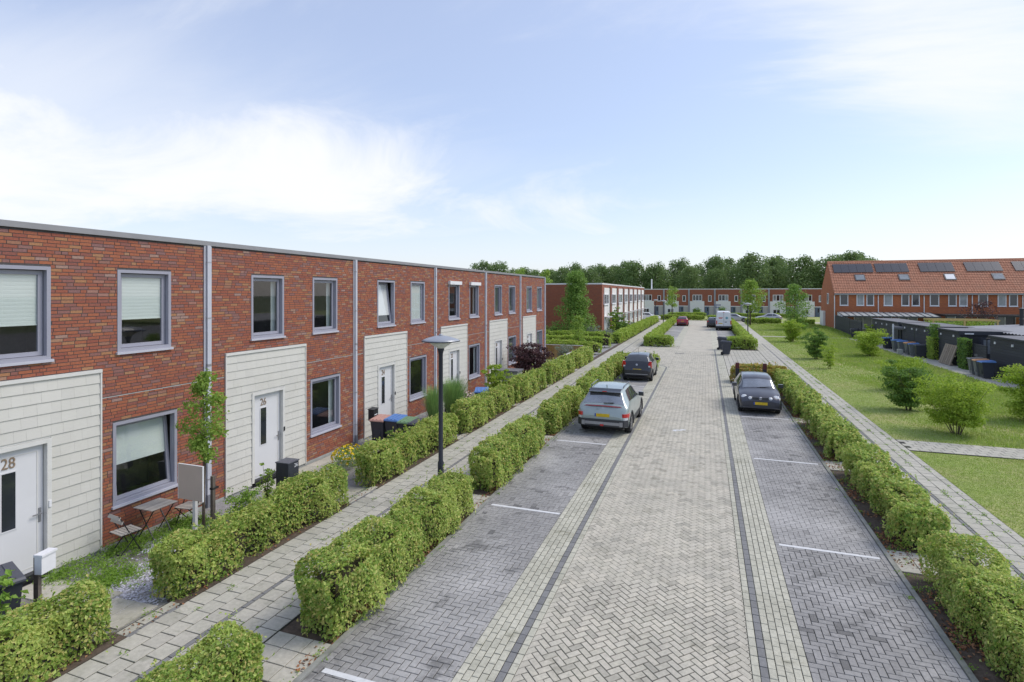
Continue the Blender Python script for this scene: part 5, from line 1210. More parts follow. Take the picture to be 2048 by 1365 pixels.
board_fence('dark fence running from the brick gable towards the sheds', 17.35,88.5,16.5,76.5,2.0)
board_fence('dark fence corner panel behind the single black bin', 16.5,76.4,16.3,70.2,1.95)
board_fence('short dark fence between the two left sheds', 16.6,58.04,16.6,58.66,1.9)
board_fence('dark fence between the double shed and the ivy', 16.6,49.86,16.6,51.4,1.7)
t = thing('patio_roof', 'pale glass patio roof on dark beams before the tiled houses', 'patio roof', (17.8,89.6,0))
for j in range(2):
    for i in range(7): MB().poly([(.03+5.55*j+.79*i,-3.6,1.98),(.76+5.55*j+.79*i,-3.6,1.98),(.76+5.55*j+.79*i,0,2.42),(.03+5.55*j+.79*i,0,2.42)]).build('roof_pane', mat('milky_roof_pane', (.50,.54,.53), .25, .08) if 'rp' not in SH else SH['rp'], t)
    for i in range(8): MB().bar((5.55*j+.79*i,-3.62,2.0),(5.55*j+.79*i,0,2.44),.06,.08).build('roof_bar', m_anthracite, t)
MB().box(-.05,11.2,-3.72,-3.62,1.82,2.0).build('front_beam', m_anthracite, t)
for x in (0,3.7,5.5,7.4,11.1): MB().box(x-.05,x+.05,-3.71,-3.63,0,1.82).build('post', m_anthracite, t)
MB().poly([(0,-3.6,1.95),(0,0,2.4),(0,0,1.7),(0,-3.6,1.7)]).build('end_panel', m_white, t)
t = thing('flat_canopy', 'low black flat canopy in front of the third and fourth tiled houses', 'canopy', (29.3,85.5,0)); MB().box(0,11,0,4,2.05,2.3).build('roof', m_black, t)
for x in (.1,3.6,7.2,10.9): MB().box(x-.06,x+.06,.05,.17,0,2.05).build('post', m_black, t)
t = thing('timber_pergola', 'yellow timber pergola with green climbers in the back gardens', 'pergola', (24.3,74.5,0))
for i in range(4): MB().box(0,6.2,.9*i,.9*i+.1,1.95-.03*(i%2),2.12).build('beam', m_wood_yellow, t)
for x in (.1,3.0,6.0): MB().box(x-.07,x+.07,-.02,.12,0,1.95).build('post', m_wood_yellow, t)
leaf_part('climber', leaves(np.stack([rng.uniform(0,6,1500), rng.uniform(0,3,1500), rng.uniform(1.2,2.0,1500)],1), np.tile([0,0,1.],(1500,1)), .2), m_treegreen, t)
t = thing('corrugated_roof_store', 'long grey corrugated roof behind the black sheds at the right edge', 'shed', (18.95,41.9,-.02))
b = MB(); n = 26
for i in range(n):
    y0, y1 = 11.2*i/n, 11.2*(i+.55)/n; y2 = 11.2*(i+1)/n
    b.poly([(0,y0,2.35),(6.5,y0,2.72),(6.5,y1,2.79),(0,y1,2.42)]); b.poly([(0,y1,2.42),(6.5,y1,2.79),(6.5,y2,2.72),(0,y2,2.35)])
b.build('roof', m_corr, t); MB().box(.05,6.3,.1,11.1,0,2.33,'b').build('wall', m_shed, t)
t = thing('stove_pipe', 'black stove pipe standing up from the corrugated roof', 'chimney', (22.6,52.0,2.45)); MB().tube([(0,0,0),(0,0,1.35)], .13, 10).build('pipe', m_black, t); MB().lathe([(.17,.55),(.17,.62),(.13,.66)], 10).lathe([(.2,1.35),(.2,1.42),(.02,1.5)], 10).build('cowl', m_black, t)
def ivy(label, x, y0, y1, h, n, w=.28):
    t = thing('ivy_column', label, 'ivy', (x,y0,-.02)); L_ = y1-y0; P = np.stack([rng.uniform(-w,w*.6,n), rng.uniform(0,L_,n), rng.uniform(0,h,n)],1)
    leaf_part('foliage', leaves(P, np.tile([-1,-.3,.3],(n,1)), .12, .5), m_hedgefar if h < 2 else m_shrubdark, t); MB().box(-w*.3,w*.4,.12,L_-.1,-.05,h-.12).build('stems', m_twig, t); return t
ivy('squared ivy column beside the dark gate', 16.35,43.9,45.1,2.05,2600); ivy('ragged dark ivy climbing to the shed roof behind the pallet', 16.45,49.7,50.9,1.7,2200)
t = thing('ivy_column', 'ivy strand hanging over the corner of the middle shed roof', 'ivy', (16.5,50.1,1.4)); leaf_part('foliage', leaves(np.stack([rng.normal(0,.16,800), rng.normal(0,.2,800), rng.uniform(0,1.3,800)],1), np.tile([-1,-.3,.3],(800,1)), .12), m_shrubdark, t)
t = thing('old_pallet', 'old brown timber pallet leaning on the black shed', 'pallet', (16.05,47.0,0), R(-90)); t.rotation_euler = (R(-18),0,R(-90))
for i in range(6): MB().box(-1.0+.34*i,-.72+.34*i,-.06,0,0,1.45).build('plank', m_log, t)
for z in (.12,.70,1.28): MB().box(-1.02,1.0,.005,.09,z-.06,z+.06).build('bearer', m_log, t)
t = thing('pale_stone_block', 'small pale stone block standing before the shed bins', 'block', (15.1,53.2,0)); b = MB().box(-.18,.18,-.15,.15,0,.42).build('stone', m_plinth, t)
t = thing('white_post', 'slim white post at the corner left of the blue lidded bins', 'post', (15.75,57.3,0)); MB().box(-.05,.05,-.05,.05,0,2.3).build('pole', m_white, t)
t = thing('rolled_awning', 'grey awning roll on poles by the double shed', 'awning', (15.9,58.1,0)); MB().tube([(0,0,1.95),(.9,-.6,1.9)], .17, 8).build('roll', m_shedroof, t); MB().tube([(.1,0,0),(.1,0,1.9)], .03, 5).tube([(.9,-.6,0),(.9,-.6,1.85)], .03, 5).build('pole', m_black, t)
# ---------------------------------------------------------------- vehicles
def paint(name, c, metal=.3): return mat(name, c, .32, .03, 3, metal=metal, coat=.7)
m_sage = paint('sage_grey_car_paint', (.34,.40,.385)); m_carblack = paint('black_car_paint', (.018,.020,.027), .1); m_cardark = paint('dark_grey_car_paint', (.050,.053,.068), .3)
m_carred = paint('red_car_paint', (.34,.022,.04), .1); m_vanwhite = mat('white_van_paint', (.74,.75,.77), .4, .03, coat=.4); m_silver = paint('silver_car_paint', (.42,.43,.45), .5); m_carwhite = paint('white_car_paint', (.76,.77,.78), 0)
m_cglass = mat('tinted_car_glass', (.085,.092,.10), .04, .1, 2, metal=.35, spec=1.0)
m_screen = mat('sky_reflecting_screen', (.34,.355,.37), .05, .25, 1.5, metal=.75)
m_plastic = mat('dark_bumper_plastic', (.045,.047,.052), .6, .1); m_skid = mat('matt_silver_skid_plate', (.34,.34,.345), .5, .08, metal=.4)
m_taillight = mat('red_lamp_lens', (.50,.018,.018), .18, .1, coat=.6); m_headlight = mat('clear_lamp_lens', (.62,.64,.65), .12, .1, coat=.8); m_rim = mat('alloy_rim', (.30,.30,.31), .35, .08, metal=.7)
class Car:
    def __init__(s, st):
        st = np.array(st, float); y = st[:,0]; ys = [y[0]]
        for a, c in zip(y, y[1:]): 
            n = max(2, int((c-a)/.06)); ys += list(np.linspace(a, c, n+1)[1:])
        ys = np.array(ys); par = [np.interp(ys, y, st[:,k]) for k in range(1,7)]
        def sm(v, k=3):
            w = v.copy()
            for _ in range(k): w[1:-1] = (w[:-2]+2*w[1:-1]+w[2:])/4
            return w
        zb, ze, zt, wb, wm, wt = [sm(v) for v in par]; s.ys = ys; s.zb, s.ze, s.zt, s.wm, s.wt = zb, ze, zt, wm, wt
        seg = [2,2,4,4,7,3,6]; rows = []
        for i in range(len(ys)):
            h = ze[i]-zb[i]
            cp = [(0,zb[i]),(wb[i],zb[i]),(wm[i]-.02,zb[i]+min(.14,h*.4)),(wm[i],zb[i]+h*.62),(wm[i]-.035,ze[i]),(wt[i],zt[i]-.045),(wt[i]*.82,zt[i]-.012),(0,zt[i]+.012)]
            pts = [cp[0]]
            for (a,b),n in zip(zip(cp,cp[1:]),seg): pts += [(a[0]+(b[0]-a[0])*k/n, a[1]+(b[1]-a[1])*k/n) for k in range(1,n+1)]
            p = np.array(pts); q = p.copy()
            for _ in range(1): q[3:-1] = (p[2:-2]+2*p[3:-1]+p[4:])/4
            rows.append(q)
        s.P = np.array(rows); s.nv = s.P.shape[1]   # (stations, section points, [x,z])
        s.vb = np.cumsum([0]+seg)                    # section index of every control point
        P3 = np.stack([s.P[:,:,0], np.repeat(ys[:,None], s.nv, 1), s.P[:,:,1]], 2); s.P3 = P3
        du = np.gradient(P3, axis=0); dv = np.gradient(P3, axis=1); N_ = np.cross(du, dv); N_ /= np.linalg.norm(N_, axis=2, keepdims=True)+1e-9
        N_[N_[:,:,0] < -1e-3] *= -1; up = N_[:,s.vb[6]:,2] < 0; N_[:,s.vb[6]:][up] *= -1; s.N = N_
    def body(s, name, m, par, arches=(), r=.36):
        b = MB(); nu, nv = len(s.ys), s.nv; P = s.P3
        b.v = [tuple(p) for p in P.reshape(-1,3)] + [(-p[0],p[1],p[2]) for p in P.reshape(-1,3)]
        o = nu*nv
        for i in range(nu-1):
            for j in range(nv-1):
                c = P[i:i+2,j:j+2].reshape(-1,3).mean(0)
                if j >= 1 and j < s.vb[4] and any((c[1]-a)**2+(c[2]-rr_)**2 < (r+.035)**2 for a, rr_ in arches): continue
                f = (i*nv+j, (i+1)*nv+j, (i+1)*nv+j+1, i*nv+j+1); b.f.append(f); b.f.append(tuple(o+k for k in reversed(f)))
        for i in (0, nu-1):
            ring = [i*nv+j for j in range(nv)]+[o+i*nv+j for j in range(nv-2,0,-1)]; b.f.append(tuple(ring if i == 0 else reversed(ring)))
        b.mi = [0]*len(b.f); ob = b.build(name, m, par)
        me = ob.data; me.polygons.foreach_set('use_smooth', [True]*(len(b.f)-2)+[False]*2)
        bm = __import__('bmesh').new(); bm.from_mesh(me); __import__('bmesh').ops.remove_doubles(bm, verts=bm.verts, dist=.0005); __import__('bmesh').ops.recalc_face_normals(bm, faces=bm.faces); bm.to_mesh(me); bm.free()
        return ob
    def at(s, y, v, off=0., side=1):
        """surface point at length y and section position v (in control point units)"""
        i = np.interp(y, s.ys, np.arange(len(s.ys))); k = int(min(max(v,0),6.999)); j = s.vb[k]+(v-k)*(s.vb[k+1]-s.vb[k])
        i0, j0 = min(int(i), len(s.ys)-2), min(int(j), s.nv-2); fi, fj = i-i0, j-j0
        def bl(A): return A[i0,j0]*(1-fi)*(1-fj)+A[i0+1,j0]*fi*(1-fj)+A[i0,j0+1]*(1-fi)*fj+A[i0+1,j0+1]*fi*fj
        p = bl(s.P3)+bl(s.N)*off; return (p[0]*side, p[1], p[2])
    def patch(s, name, m, par, corners, side=1, n=8, k=5, off=.006):
        """corners: (y,v) of rear-low, front-low, front-high, rear-high; side 0 = across the middle"""
        b = MB(); (a, c, d, e) = corners; G = []
        if side == 0: n = 1
        for i in range(n+1):
            fi = i/n; G.append([])
            for j in range(k+1):
                fj = j/k; q0 = (a[0]+(c[0]-a[0])*fi, a[1]+(c[1]-a[1])*fi); q1 = (e[0]+(d[0]-e[0])*fi, e[1]+(d[1]-e[1])*fi)
                G[-1].append((q0[0]+(q1[0]-q0[0])*fj, q0[1]+(q1[1]-q0[1])*fj))
        for row in G: b.v += [s.at(y, v, off, side or 1) for y, v in row]
        for i in range(n):
            for j in range(k):
                f = (i*(k+1)+j, (i+1)*(k+1)+j, (i+1)*(k+1)+j+1, i*(k+1)+j+1); b.f.append(f if side > 0 else tuple(reversed(f)))
        b.mi = [0]*len(b.f); return b.build(name, m, par, True)
    def across(s, name, m, par, y0, y1, vlim0, vlim1, n=8, k=10, off=.006):
        """glass across the top surface between two lengths, reaching down to section position vlim on both sides"""
        b = MB(); 
        for i in range(n+1):
            f = i/n; y = y0+(y1-y0)*f; vl = vlim0+(vlim1-vlim0)*f
            for j in range(2*k+1): t = (j-k)/k; b.v.append(s.at(y, 7-(7-vl)*abs(t)-1e-4, off, 1 if t >= 0 else -1))
        w = 2*k+1
        for i in range(n):
            for j in range(w-1): b.f.append((i*w+j, i*w+j+1, (i+1)*w+j+1, (i+1)*w+j))
        b.mi = [0]*len(b.f); o = b.build(name, m, par, True); return o
    def wheels(s, par, ya, r, w=.20, rimm=None):
        for y in ya:
            for sx in (1,-1):
                x = float(np.interp(y, s.ys, s.wm))-.015; t = MB()
                xi, xo = (x-w)*sx, x*sx
                def ring(rr, xx): return [(xx, y+rr*math.cos(2*math.pi*k/24), r+rr*math.sin(2*math.pi*k/24)) for k in range(24)]
                pr = [(r*.62,xo-.012*sx),(r*.93,xo),(r,xo-.03*sx),(r,xi),(r*.6,xi)]; b = MB(); 
                for q in pr: b.v += ring(*q)
                for a in range(len(pr)-1):
                    for k in range(24): b.f.append((a*24+k, a*24+(k+1)%24, (a+1)*24+(k+1)%24, (a+1)*24+k)); b.mi.append(0)
                wo = b.build('wheel', m_rubber, par, True)
                b = MB(); xx = xo-.02*sx
                b.v = ring(r*.62, xo-.012*sx)+ring(r*.55, xx)+[(xx-.05*sx,y+r*.5*math.cos(2*math.pi*k/24),r+r*.5*math.sin(2*math.pi*k/24)) for k in range(24)]
                for a in range(2):
                    for k in range(24): b.f.append((a*24+k,a*24+(k+1)%24,(a+1)*24+(k+1)%24,(a+1)*24+k))
                b.f.append(tuple(range(48,72))); b.mi = [0]*len(b.f)
                for k in range(5):
                    an = 2*math.pi*k/5+.3; b.bar((xx,y,r),(xx,y+r*.56*math.cos(an),r+r*.56*math.sin(an)),.05,.02,up=(1,0,0))
                b.build('rim', rimm or m_rim, wo)
                a_ = MB(); n = 16   # dark inner arch
                for k in range(n):
                    t0, t1 = math.pi*(-.08+1.16*k/n), math.pi*(-.08+1.16*(k+1)/n); R0 = r+.055
                    a_.poly([((x+.022)*sx,y+R0*math.cos(t0),r+R0*math.sin(t0)),((x+.022)*sx,y+R0*math.cos(t1),r+R0*math.sin(t1)),(xi*.9,y+R0*math.cos(t1),r+R0*math.sin(t1)),(xi*.9,y+R0*math.cos(t0),r+R0*math.sin(t0))])
                    a_.poly([((x+.022)*sx,y+R0*math.cos(t0),r+R0*math.sin(t0)),((x+.022)*sx,y+(R0+.055)*math.cos(t0),r+(R0+.055)*math.sin(t0)),((x+.020)*sx,y+(R0+.055)*math.cos(t1),r+(R0+.055)*math.sin(t1)),((x+.022)*sx,y+R0*math.cos(t1),r+R0*math.sin(t1))])
                a_.build('wheel_arch', m_plastic, par)
        MB().box(-.62,.62,ya[0]-.5,ya[1]+.45,.16,.42).build('underbody', m_rubber, par)
def mirror(par, c, y, m, z):
    for sx in (1,-1):
        x = float(np.interp(y, c.ys, c.wm)); b = MB(); q = [(x-.02,-.04),(x+.17,-.07),(x+.18,.03),(x-.02,.05)]
        b.prism([(sx*a,y+e) for a, e in (q if sx > 0 else reversed(q))], z, z+.15, True); b.build('wing_mirror', m, par)
def plate(par, y, z, sgn=-1, w=.52, text=False):
    o = MB().box(-w/2,w/2,y-.012,y+.006,z-.055,z+.055).build('number_plate', m_plate, par); MB().box(-w/2-.002,-w/2+.045,y-.0135,y+.0075,z-.0555,z+.0555).build('blue_band', mat('plate_blue', (.03,.08,.35), .5, 0), o); return o
def add_side_glass(c, t, spans, m=None):
    for sx in (1,-1):
        for q in spans: c.patch('side_window', m or m_cglass, t, q, sx)
def suv():
    t = thing('parked_car', 'sage grey compact crossover seen from behind, roof rails and full width red light bar', 'car', (-3.45,19.15,.0), R(-1.2), 'cars in the parking bays')
    c = Car([(0,.40,.62,.70,.60,.71,.64),(.05,.36,.76,.84,.68,.80,.72),(.12,.32,.91,.99,.76,.865,.76),(.22,.29,.99,1.08,.81,.90,.76),(.42,.26,1.02,1.30,.85,.915,.66),(.62,.25,1.03,1.49,.86,.92,.59),(.76,.25,1.03,1.54,.86,.92,.59),(1.3,.24,1.02,1.585,.86,.912,.62),(2.0,.24,1.0,1.585,.86,.912,.63),(2.55,.24,.99,1.53,.86,.91,.61),(3.25,.24,.97,1.06,.86,.91,.72),(3.8,.24,.88,.95,.84,.89,.74),(4.2,.27,.74,.80,.78,.84,.70),(4.35,.35,.60,.66,.66,.74,.60)])
    r = .345; c.body('body', m_sage, t, [(.86,r),(3.5,r)], r); c.wheels(t, (.86,3.5), r, .22)
    c.across('rear_window', m_screen, t, .235, .60, 5.08, 5.1); c.across('windscreen', m_screen, t, 2.62, 3.2, 5.2, 5.2)
    add_side_glass(c, t, [((.85,4.2),(1.62,4.15),(1.62,4.9),(1.05,4.88)), ((1.68,4.15),(2.72,4.12),(2.4,4.9),(1.68,4.9)), ((2.75,4.12),(3.0,4.12),(2.5,4.86),(2.44,4.88))])
    sp = MB(); sp.v = [(-.56,.56,1.50),(.56,.56,1.50),(.58,.72,1.56),(-.58,.72,1.56),(-.55,.46,1.475),(.55,.46,1.475)]; sp.f = [(4,5,1,0),(0,1,2,3)]; sp.mi = [0,0]; sp.box(-.57,.57,.44,.60,1.44,1.472); so = sp.build('roof_spoiler', m_carblack, t); MB().box(-.08,.08,.435,.46,1.475,1.50).build('brake_light', m_taillight, so)
    w = MB().bar((0.02,.20,1.12),(.38,.225,1.14),.03,.02).build('rear_wiper', m_black, t)
    lb = MB(); n = 12
    for i in range(n):
        x0, x1 = -.80+1.6*i/n, -.80+1.6*(i+1)/n; y = lambda x: .115+.10*abs(x/.8)**3; z = lambda x: 1.02-.035*abs(x/.8)**2; lb.poly([(x0,y(x0)-.02,z(x0)),(x1,y(x1)-.02,z(x1)),(x1,y(x1)+.02,z(x1)+.03),(x0,y(x0)+.02,z(x0)+.03)]); lb.poly([(x0,y(x0)-.02,z(x0)),(x0,y(x0)+.06,z(x0)-.03),(x1,y(x1)+.06,z(x1)-.03),(x1,y(x1)-.02,z(x1))])
    lb.build('light_bar', mat('dark_red_light_bar', (.20,.012,.016), .25, .1, coat=.5), t)
    for sx in (1,-1):
        b = MB(); b.v = [(sx*.90,.22,.80),(sx*.70,.045,.80),(sx*.66,.035,.72),(sx*.90,.20,.62)]; b.f = [(0,1,2,3)]; b.mi = [0]; b.prism([(sx*.918,.38),(sx*.905,.20),(sx*.85,.08),(sx*.76,.0),(sx*.70,.02),(sx*.72,.16)][::sx], .68, .80, True); b.build('tail_light', m_taillight, t)
        b = MB(); b.prism([(sx*.89,.32),(sx*.87,.13),(sx*.80,.035),(sx*.74,.01),(sx*.74,.14)][::sx], .585, .675, True); b.build('reversing_light', m_headlight, t)
    bp = MB(); n = 14
    for i in range(n):
        x0, x1 = -.90+1.8*i/n, -.90+1.8*(i+1)/n; y = lambda x: float(np.interp(abs(x), [0,.70,.79,.86,.90], [0,.0,.05,.12,.2]))-.03; bp.poly([(x0,y(x0),.34),(x1,y(x1),.34),(x1,y(x1)-.01,.58),(x0,y(x0)-.01,.58)]); bp.poly([(x0,y(x0)-.01,.58),(x1,y(x1)-.01,.58),(x1,y(x1)+.10,.60),(x0,y(x0)+.10,.60)])
    bo = bp.build('rear_bumper', m_plastic, t)
    sk = MB(); sk.box(-.60,.60,-.052,-.036,.40,.50); sk.box(-.72,-.61,-.05,.0,.37,.52).box(.61,.72,-.05,.0,.37,.52); sk.build('skid_plate', m_skid, bo); MB().box(-.06,.06,-.06,-.053,.36,.42).build('fog_light', m_taillight, bo)
    plate(t, .004, .72); MB().lathe([(.055,0),(.055,.01),(0,.012)], 14).build('badge', m_steel, t, loc=(0,.105,.93)).rotation_euler = (R(78),0,0)
    link('lettering', text_mesh('KONA', .10, .003, 1.6), m_steel, t, (.0,.075,.845)).rotation_euler = (R(-14),0,R(-90))
    for sx in (1,-1):
        MB().tube([(sx*.60,.95,1.56),(sx*.60,1.05,1.615),(sx*.615,2.2,1.62),(sx*.60,2.42,1.57)], .018, 6).build('roof_rail', m_carblack, t)
        c.patch('side_cladding', m_plastic, t, ((1.25,1.3),(3.1,1.3),(3.1,2.35),(1.25,2.35)), sx, off=.008); c.patch('door_line', m_plastic, t, ((1.655,2.4),(1.668,2.4),(1.668,4.1),(1.655,4.1)), sx, n=1, off=.002)
    MB().tube([(0,.95,1.575),(0,.90,1.64),(0,.87,1.65)], .022, 5).build('antenna', m_sage, t); mirror(t, c, 2.78, m_carblack, 1.0)
suv()
def hatch(label, loc, rz, m, L, Wd, H, kind, group):
    t = thing('parked_car', label, 'car', loc, rz, group); w = Wd/2; k = L/3.85; h = H/1.5
    if kind == 'rear':
        st = [(0,.38,.58,.66,.62,.72,.66),(.05,.32,.72,.80,.68,.78,.72),(.12,.28,.90,.98,.73,.81,.74),(.20,.26,.98,1.06,.76,.83,.72),(.42,.24,1.0,1.34,.78,.845,.60),(.62,.23,1.0,1.46,.79,.848,.57),(1.2,.22,.98,1.50,.79,.848,.57),(1.9,.22,.96,1.50,.79,.848,.57),(2.3,.22,.95,1.43,.79,.848,.56),(2.95,.22,.93,1.02,.79,.845,.66),(3.4,.23,.84,.90,.76,.82,.68),(3.72,.27,.70,.76,.70,.76,.62),(3.85,.34,.56,.62,.58,.66,.54)]
    else:
        st = [(0,.36,.56,.64,.62,.70,.62),(.05,.30,.70,.78,.68,.77,.70),(.14,.26,.86,.94,.74,.80,.72),(.26,.25,.94,1.05,.76,.82,.68),(.55,.24,.96,1.35,.78,.825,.58),(.80,.23,.96,1.43,.78,.825,.56),(1.4,.22,.95,1.47,.79,.825,.565),(2.1,.22,.93,1.46,.79,.825,.565),(2.45,.22,.92,1.38,.79,.825,.555),(2.98,.22,.90,.99,.79,.82,.64),(3.45,.23,.82,.89,.77,.80,.64),(3.74,.25,.72,.78,.74,.78,.62),(3.84,.30,.60,.66,.70,.745,.62),(3.88,.36,.55,.60,.66,.70,.58)]
    sc = np.array(st, float); sc[:,0] *= L/sc[-1,0]; sc[:,1:4] *= h; f = w/max(sc[:,5]); sc[:,4:] *= f
    c = Car(sc); r = .30; ya = (.66*k, 3.12*k); c.body('body', m, t, [(a,r) for a in ya], r); c.wheels(t, ya, r, .18)
    y0, y1 = (.24*k, .58*k) if kind == 'rear' else (.32*k, .74*k)
    c.across('rear_window', m_cglass, t, y0, y1, 5.12, 5.12); c.across('windscreen', m_screen, t, 2.40*k if kind == 'rear' else 2.50*k, 2.88*k if kind == 'rear' else 2.93*k, 5.18, 5.12)
    add_side_glass(c, t, [((.72*k,4.2),(1.45*k,4.14),(1.45*k,4.88),(.92*k,4.86)), ((1.5*k,4.14),(2.5*k,4.14),(2.25*k,4.88),(1.5*k,4.88))])
    mirror(t, c, 2.5*k, m, .98*h); MB().tube([(0,1.0 if kind == 'rear' else 1.0,H),(0,.80,H+.32)], .006, 4).build('antenna', m_black, t)
    for sx in (1,-1): c.patch('door_line', m_plastic, t, ((1.47*k,2.0),(1.485*k,2.0),(1.485*k,4.1),(1.47*k,4.1)), sx, n=1, off=.002)
    return t, c
t, c = hatch('small black hatchback seen from behind with tall red lamps, left parking bay', (-3.72,31.55,0), R(-.5), m_carblack, 3.8, 1.68, 1.52, 'rear', 'cars in the parking bays')
for sx in (1,-1):
    b = MB(); b.prism([(sx*.835,.30),(sx*.83,.14),(sx*.66,.085),(sx*.62,.17)][::sx], .80, 1.06, True); b.prism([(sx*.80,.42),(sx*.815,.20),(sx*.70,.15),(sx*.68,.3)][::sx], 1.06, 1.15, True); o = b.build('tail_light', m_taillight, t); MB().box(sx*.70-.05,sx*.70+.05,.072,.10,.84,.92).build('reversing_light', m_headlight, o)
MB().box(-.36,.36,.028,.06,.60,.76).build('plate_recess', m_plastic, t); plate(t, .02, .68); MB().box(-.62,.62,-.012,.02,.42,.455).build('bumper_trim', m_skid, t); MB().lathe([(.06,0),(.06,.01),(0,.012)], 14).build('badge', m_steel, t, loc=(0,.10,.96)).rotation_euler = (R(75),0,0); MB().bar((-.3,.20,1.03),(.05,.215,1.06),.03,.02).build('rear_wiper', m_black, t)
t, c = hatch('dark grey hatchback facing the camera with twin round headlights, right parking bay', (2.07,28.42,0), R(180.6), m_cardark, 3.9, 1.68, 1.47, 'front', 'cars in the parking bays')
def disc(par, name, m, x, y, z, r, tilt=18, dep=.05):
    o = MB().lathe([(r*1.02,-dep),(r,.0),(r*.8,.016),(0,.024)], 18).build(name, m, par, True, loc=(x,y,z)); o.rotation_euler = (R(-90+tilt),0,0); return o
for sx in (1,-1):
    disc(t, 'headlight', m_headlight, sx*.60, 3.74, .70, .125, 35, .10); disc(t, 'indicator_lamp', m_headlight, sx*.385, 3.825, .685, .075, 30, .08)
MB().box(-.30,.30,3.80,3.885,.615,.73).build('grille', m_plastic, t); o = disc(t, 'badge', m_steel, 0, 3.885, .69, .065, 15, .02)
link('emblem', text_mesh('VW', .075, .003), m_cardark, o, (0,0,.026)).rotation_euler = (R(90),R(-90),R(0))
MB().box(-.66,.66,3.86,3.905,.44,.50).box(-.68,.68,3.84,3.90,.30,.40).build('bumper', m_cardark, t); MB().box(-.40,.40,3.895,3.912,.33,.45).build('air_intake', m_plastic, t); o = plate(t, 0, 0); o.location = (0,3.925,.49); o.rotation_euler = (0,0,math.pi)
for s_ in (-1,1): MB().bar((s_*.05,2.99,1.01),(s_*.05-.5*1,2.90,1.04),.02,.015).build('wiper', m_black, t)
t, c = hatch('red hatchback in the far left parking bay', (-3.45,88.3,0), 0, m_carred, 4.0, 1.74, 1.44, 'rear', 'far parked cars')
for sx in (1,-1): MB().prism([(sx*.86,.30),(sx*.855,.12),(sx*.60,.07),(sx*.58,.17)][::sx], .84, .98, True).build('tail_light', m_taillight, t)
MB().box(-.6,.6,-.02,.02,.35,.55).build('rear_bumper', m_plastic, t); plate(t, .04, .74)
t, c = hatch('black car mostly hidden left of the white van', (.98,85.5,0), 0, m_carblack, 4.2, 1.76, 1.48, 'rear', 'far parked cars')
for sx in (1,-1): MB().prism([(sx*.86,.30),(sx*.855,.12),(sx*.66,.07),(sx*.62,.17)][::sx], .84, 1.02, True).build('tail_light', m_taillight, t)
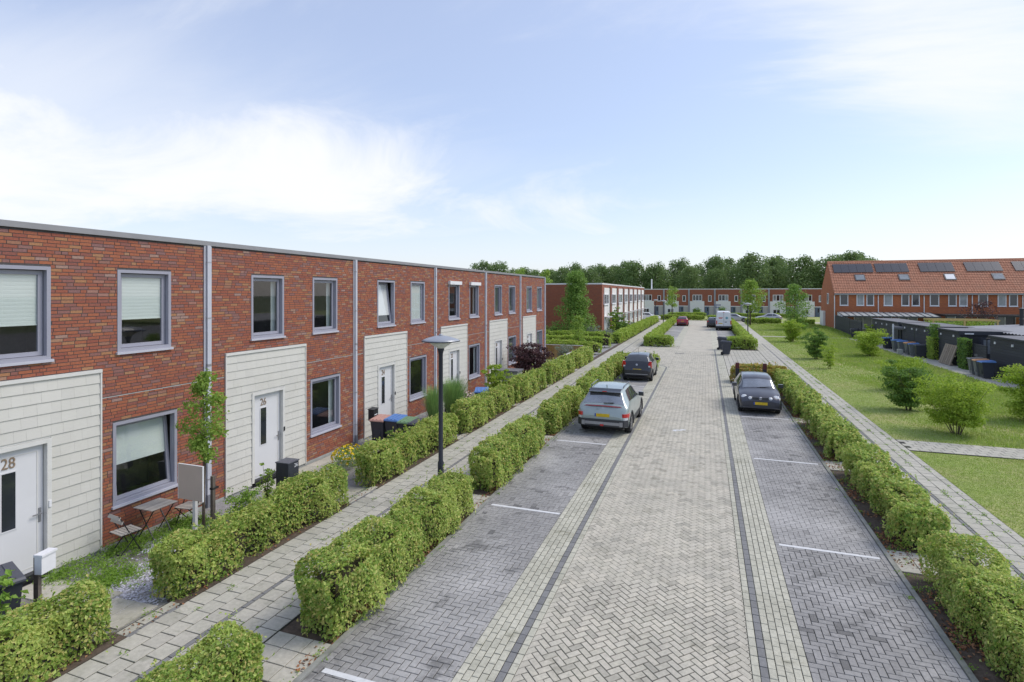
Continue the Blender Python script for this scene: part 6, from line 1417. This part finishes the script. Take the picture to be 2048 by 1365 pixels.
def van():
    t = thing('delivery_van', 'tall white van seen from behind with a red and a teal print', 'van', (2.27,79.3,0), 0)
    c = Car([(0,.48,1.35,2.50,.84,.96,.80),(.10,.42,1.36,2.56,.88,.99,.82),(.6,.38,1.36,2.60,.90,1.0,.83),(3.6,.36,1.36,2.60,.90,1.0,.83),(4.3,.36,1.34,2.50,.90,1.0,.80),(5.0,.36,1.25,1.45,.88,.98,.78),(5.6,.38,1.05,1.12,.82,.92,.74),(5.85,.42,.8,.86,.74,.82,.66)])
    r = .36; c.body('body', m_vanwhite, t, [(1.1,r),(4.9,r)], r); c.wheels(t, (1.1,4.9), r, .24, m_plastic)
    MB().box(-.012,.012,-.012,.01,.62,2.42).box(-.80,.80,-.011,.01,1.30,1.315).build('door_gap', m_plastic, t); c.across('windscreen', m_screen, t, 4.35, 4.95, 5.15, 5.1); add_side_glass(c, t, [((3.75,4.1),(4.75,4.1),(4.35,4.7),(3.75,4.75))])
    MB().box(-.95,.95,-.08,.06,.42,.62).build('rear_bumper', m_plastic, t)
    for sx in (1,-1): MB().box(sx*.90-.07,sx*.90+.07,-.03,.08,.85,1.35).build('tail_light', m_taillight, t)
    plate(t, -.02, .98).location.x = -.42
    MB().box(-.09,.09,-.03,.04,2.44,2.52).build('brake_light', m_taillight, t); MB().box(-.66,-.10,-.008,.004,1.70,1.78).box(-.62,-.2,-.008,.004,1.62,1.67).build('red_print', m_taillight, t); o = MB().lathe([(.17,0),(.17,.006),(0,.007)], 18).build('teal_print', mat('teal_print', (.16,.36,.42), .5, .1), t, loc=(.38,-.005,1.72)); o.rotation_euler = (R(90),0,0)
    MB().box(.12,.38,-.02,.004,1.12,1.2).build('door_handle', m_black, t); mirror(t, c, 4.75, m_black, 1.35)
van()
def saloon(label, loc, rz, m, H=1.46):
    t = thing('parked_car', label, 'car', loc, rz, 'far parked cars')
    c = Car([(0,.40,.62,.70,.62,.74,.68),(.08,.32,.82,.90,.72,.82,.74),(.25,.26,.92,1.0,.78,.87,.76),(.6,.24,.95,1.22,.80,.885,.66),(1.0,.22,.95,1.40,.80,.89,.60),(1.7,.22,.94,H,.80,.89,.60),(2.4,.22,.92,H-.02,.80,.89,.60),(3.2,.22,.90,1.0,.80,.88,.68),(3.9,.24,.82,.88,.78,.86,.70),(4.35,.28,.68,.74,.68,.78,.62),(4.5,.36,.56,.62,.58,.66,.54)])
    r = .325; c.body('body', m, t, [(.85,r),(3.6,r)], r); c.wheels(t, (.85,3.6), r, .2); c.across('rear_window', m_cglass, t, .45, .95, 5.1, 5.1); c.across('windscreen', m_screen, t, 2.5, 3.12, 5.15, 5.1)
    add_side_glass(c, t, [((.85,4.2),(1.6,4.15),(1.6,4.88),(1.15,4.86)), ((1.66,4.15),(2.85,4.12),(2.42,4.88),(1.66,4.88))])
    for sx in (1,-1): MB().prism([(sx*.86,4.0),(sx*.80,4.25),(sx*.60,4.38),(sx*.60,4.2)][::-sx], .66, .78, True).build('headlight', m_headlight, t); MB().prism([(sx*.865,.32),(sx*.84,.12),(sx*.60,.06),(sx*.6,.17)][::sx], .78, .92, True).build('tail_light', m_taillight, t)
    mirror(t, c, 2.8, m, .96)
saloon('silver estate car seen from the side behind the white van', (2.7,105.6,0), R(-90), m_silver)
saloon('pale silver car half hidden by the low hedge at the far edge of the lawn', (12.9,108.9,0), R(90), m_silver)
saloon('white car parked at the far left behind the long ribbed hedge', (-12.6,106.8,0), R(-90), m_carwhite)
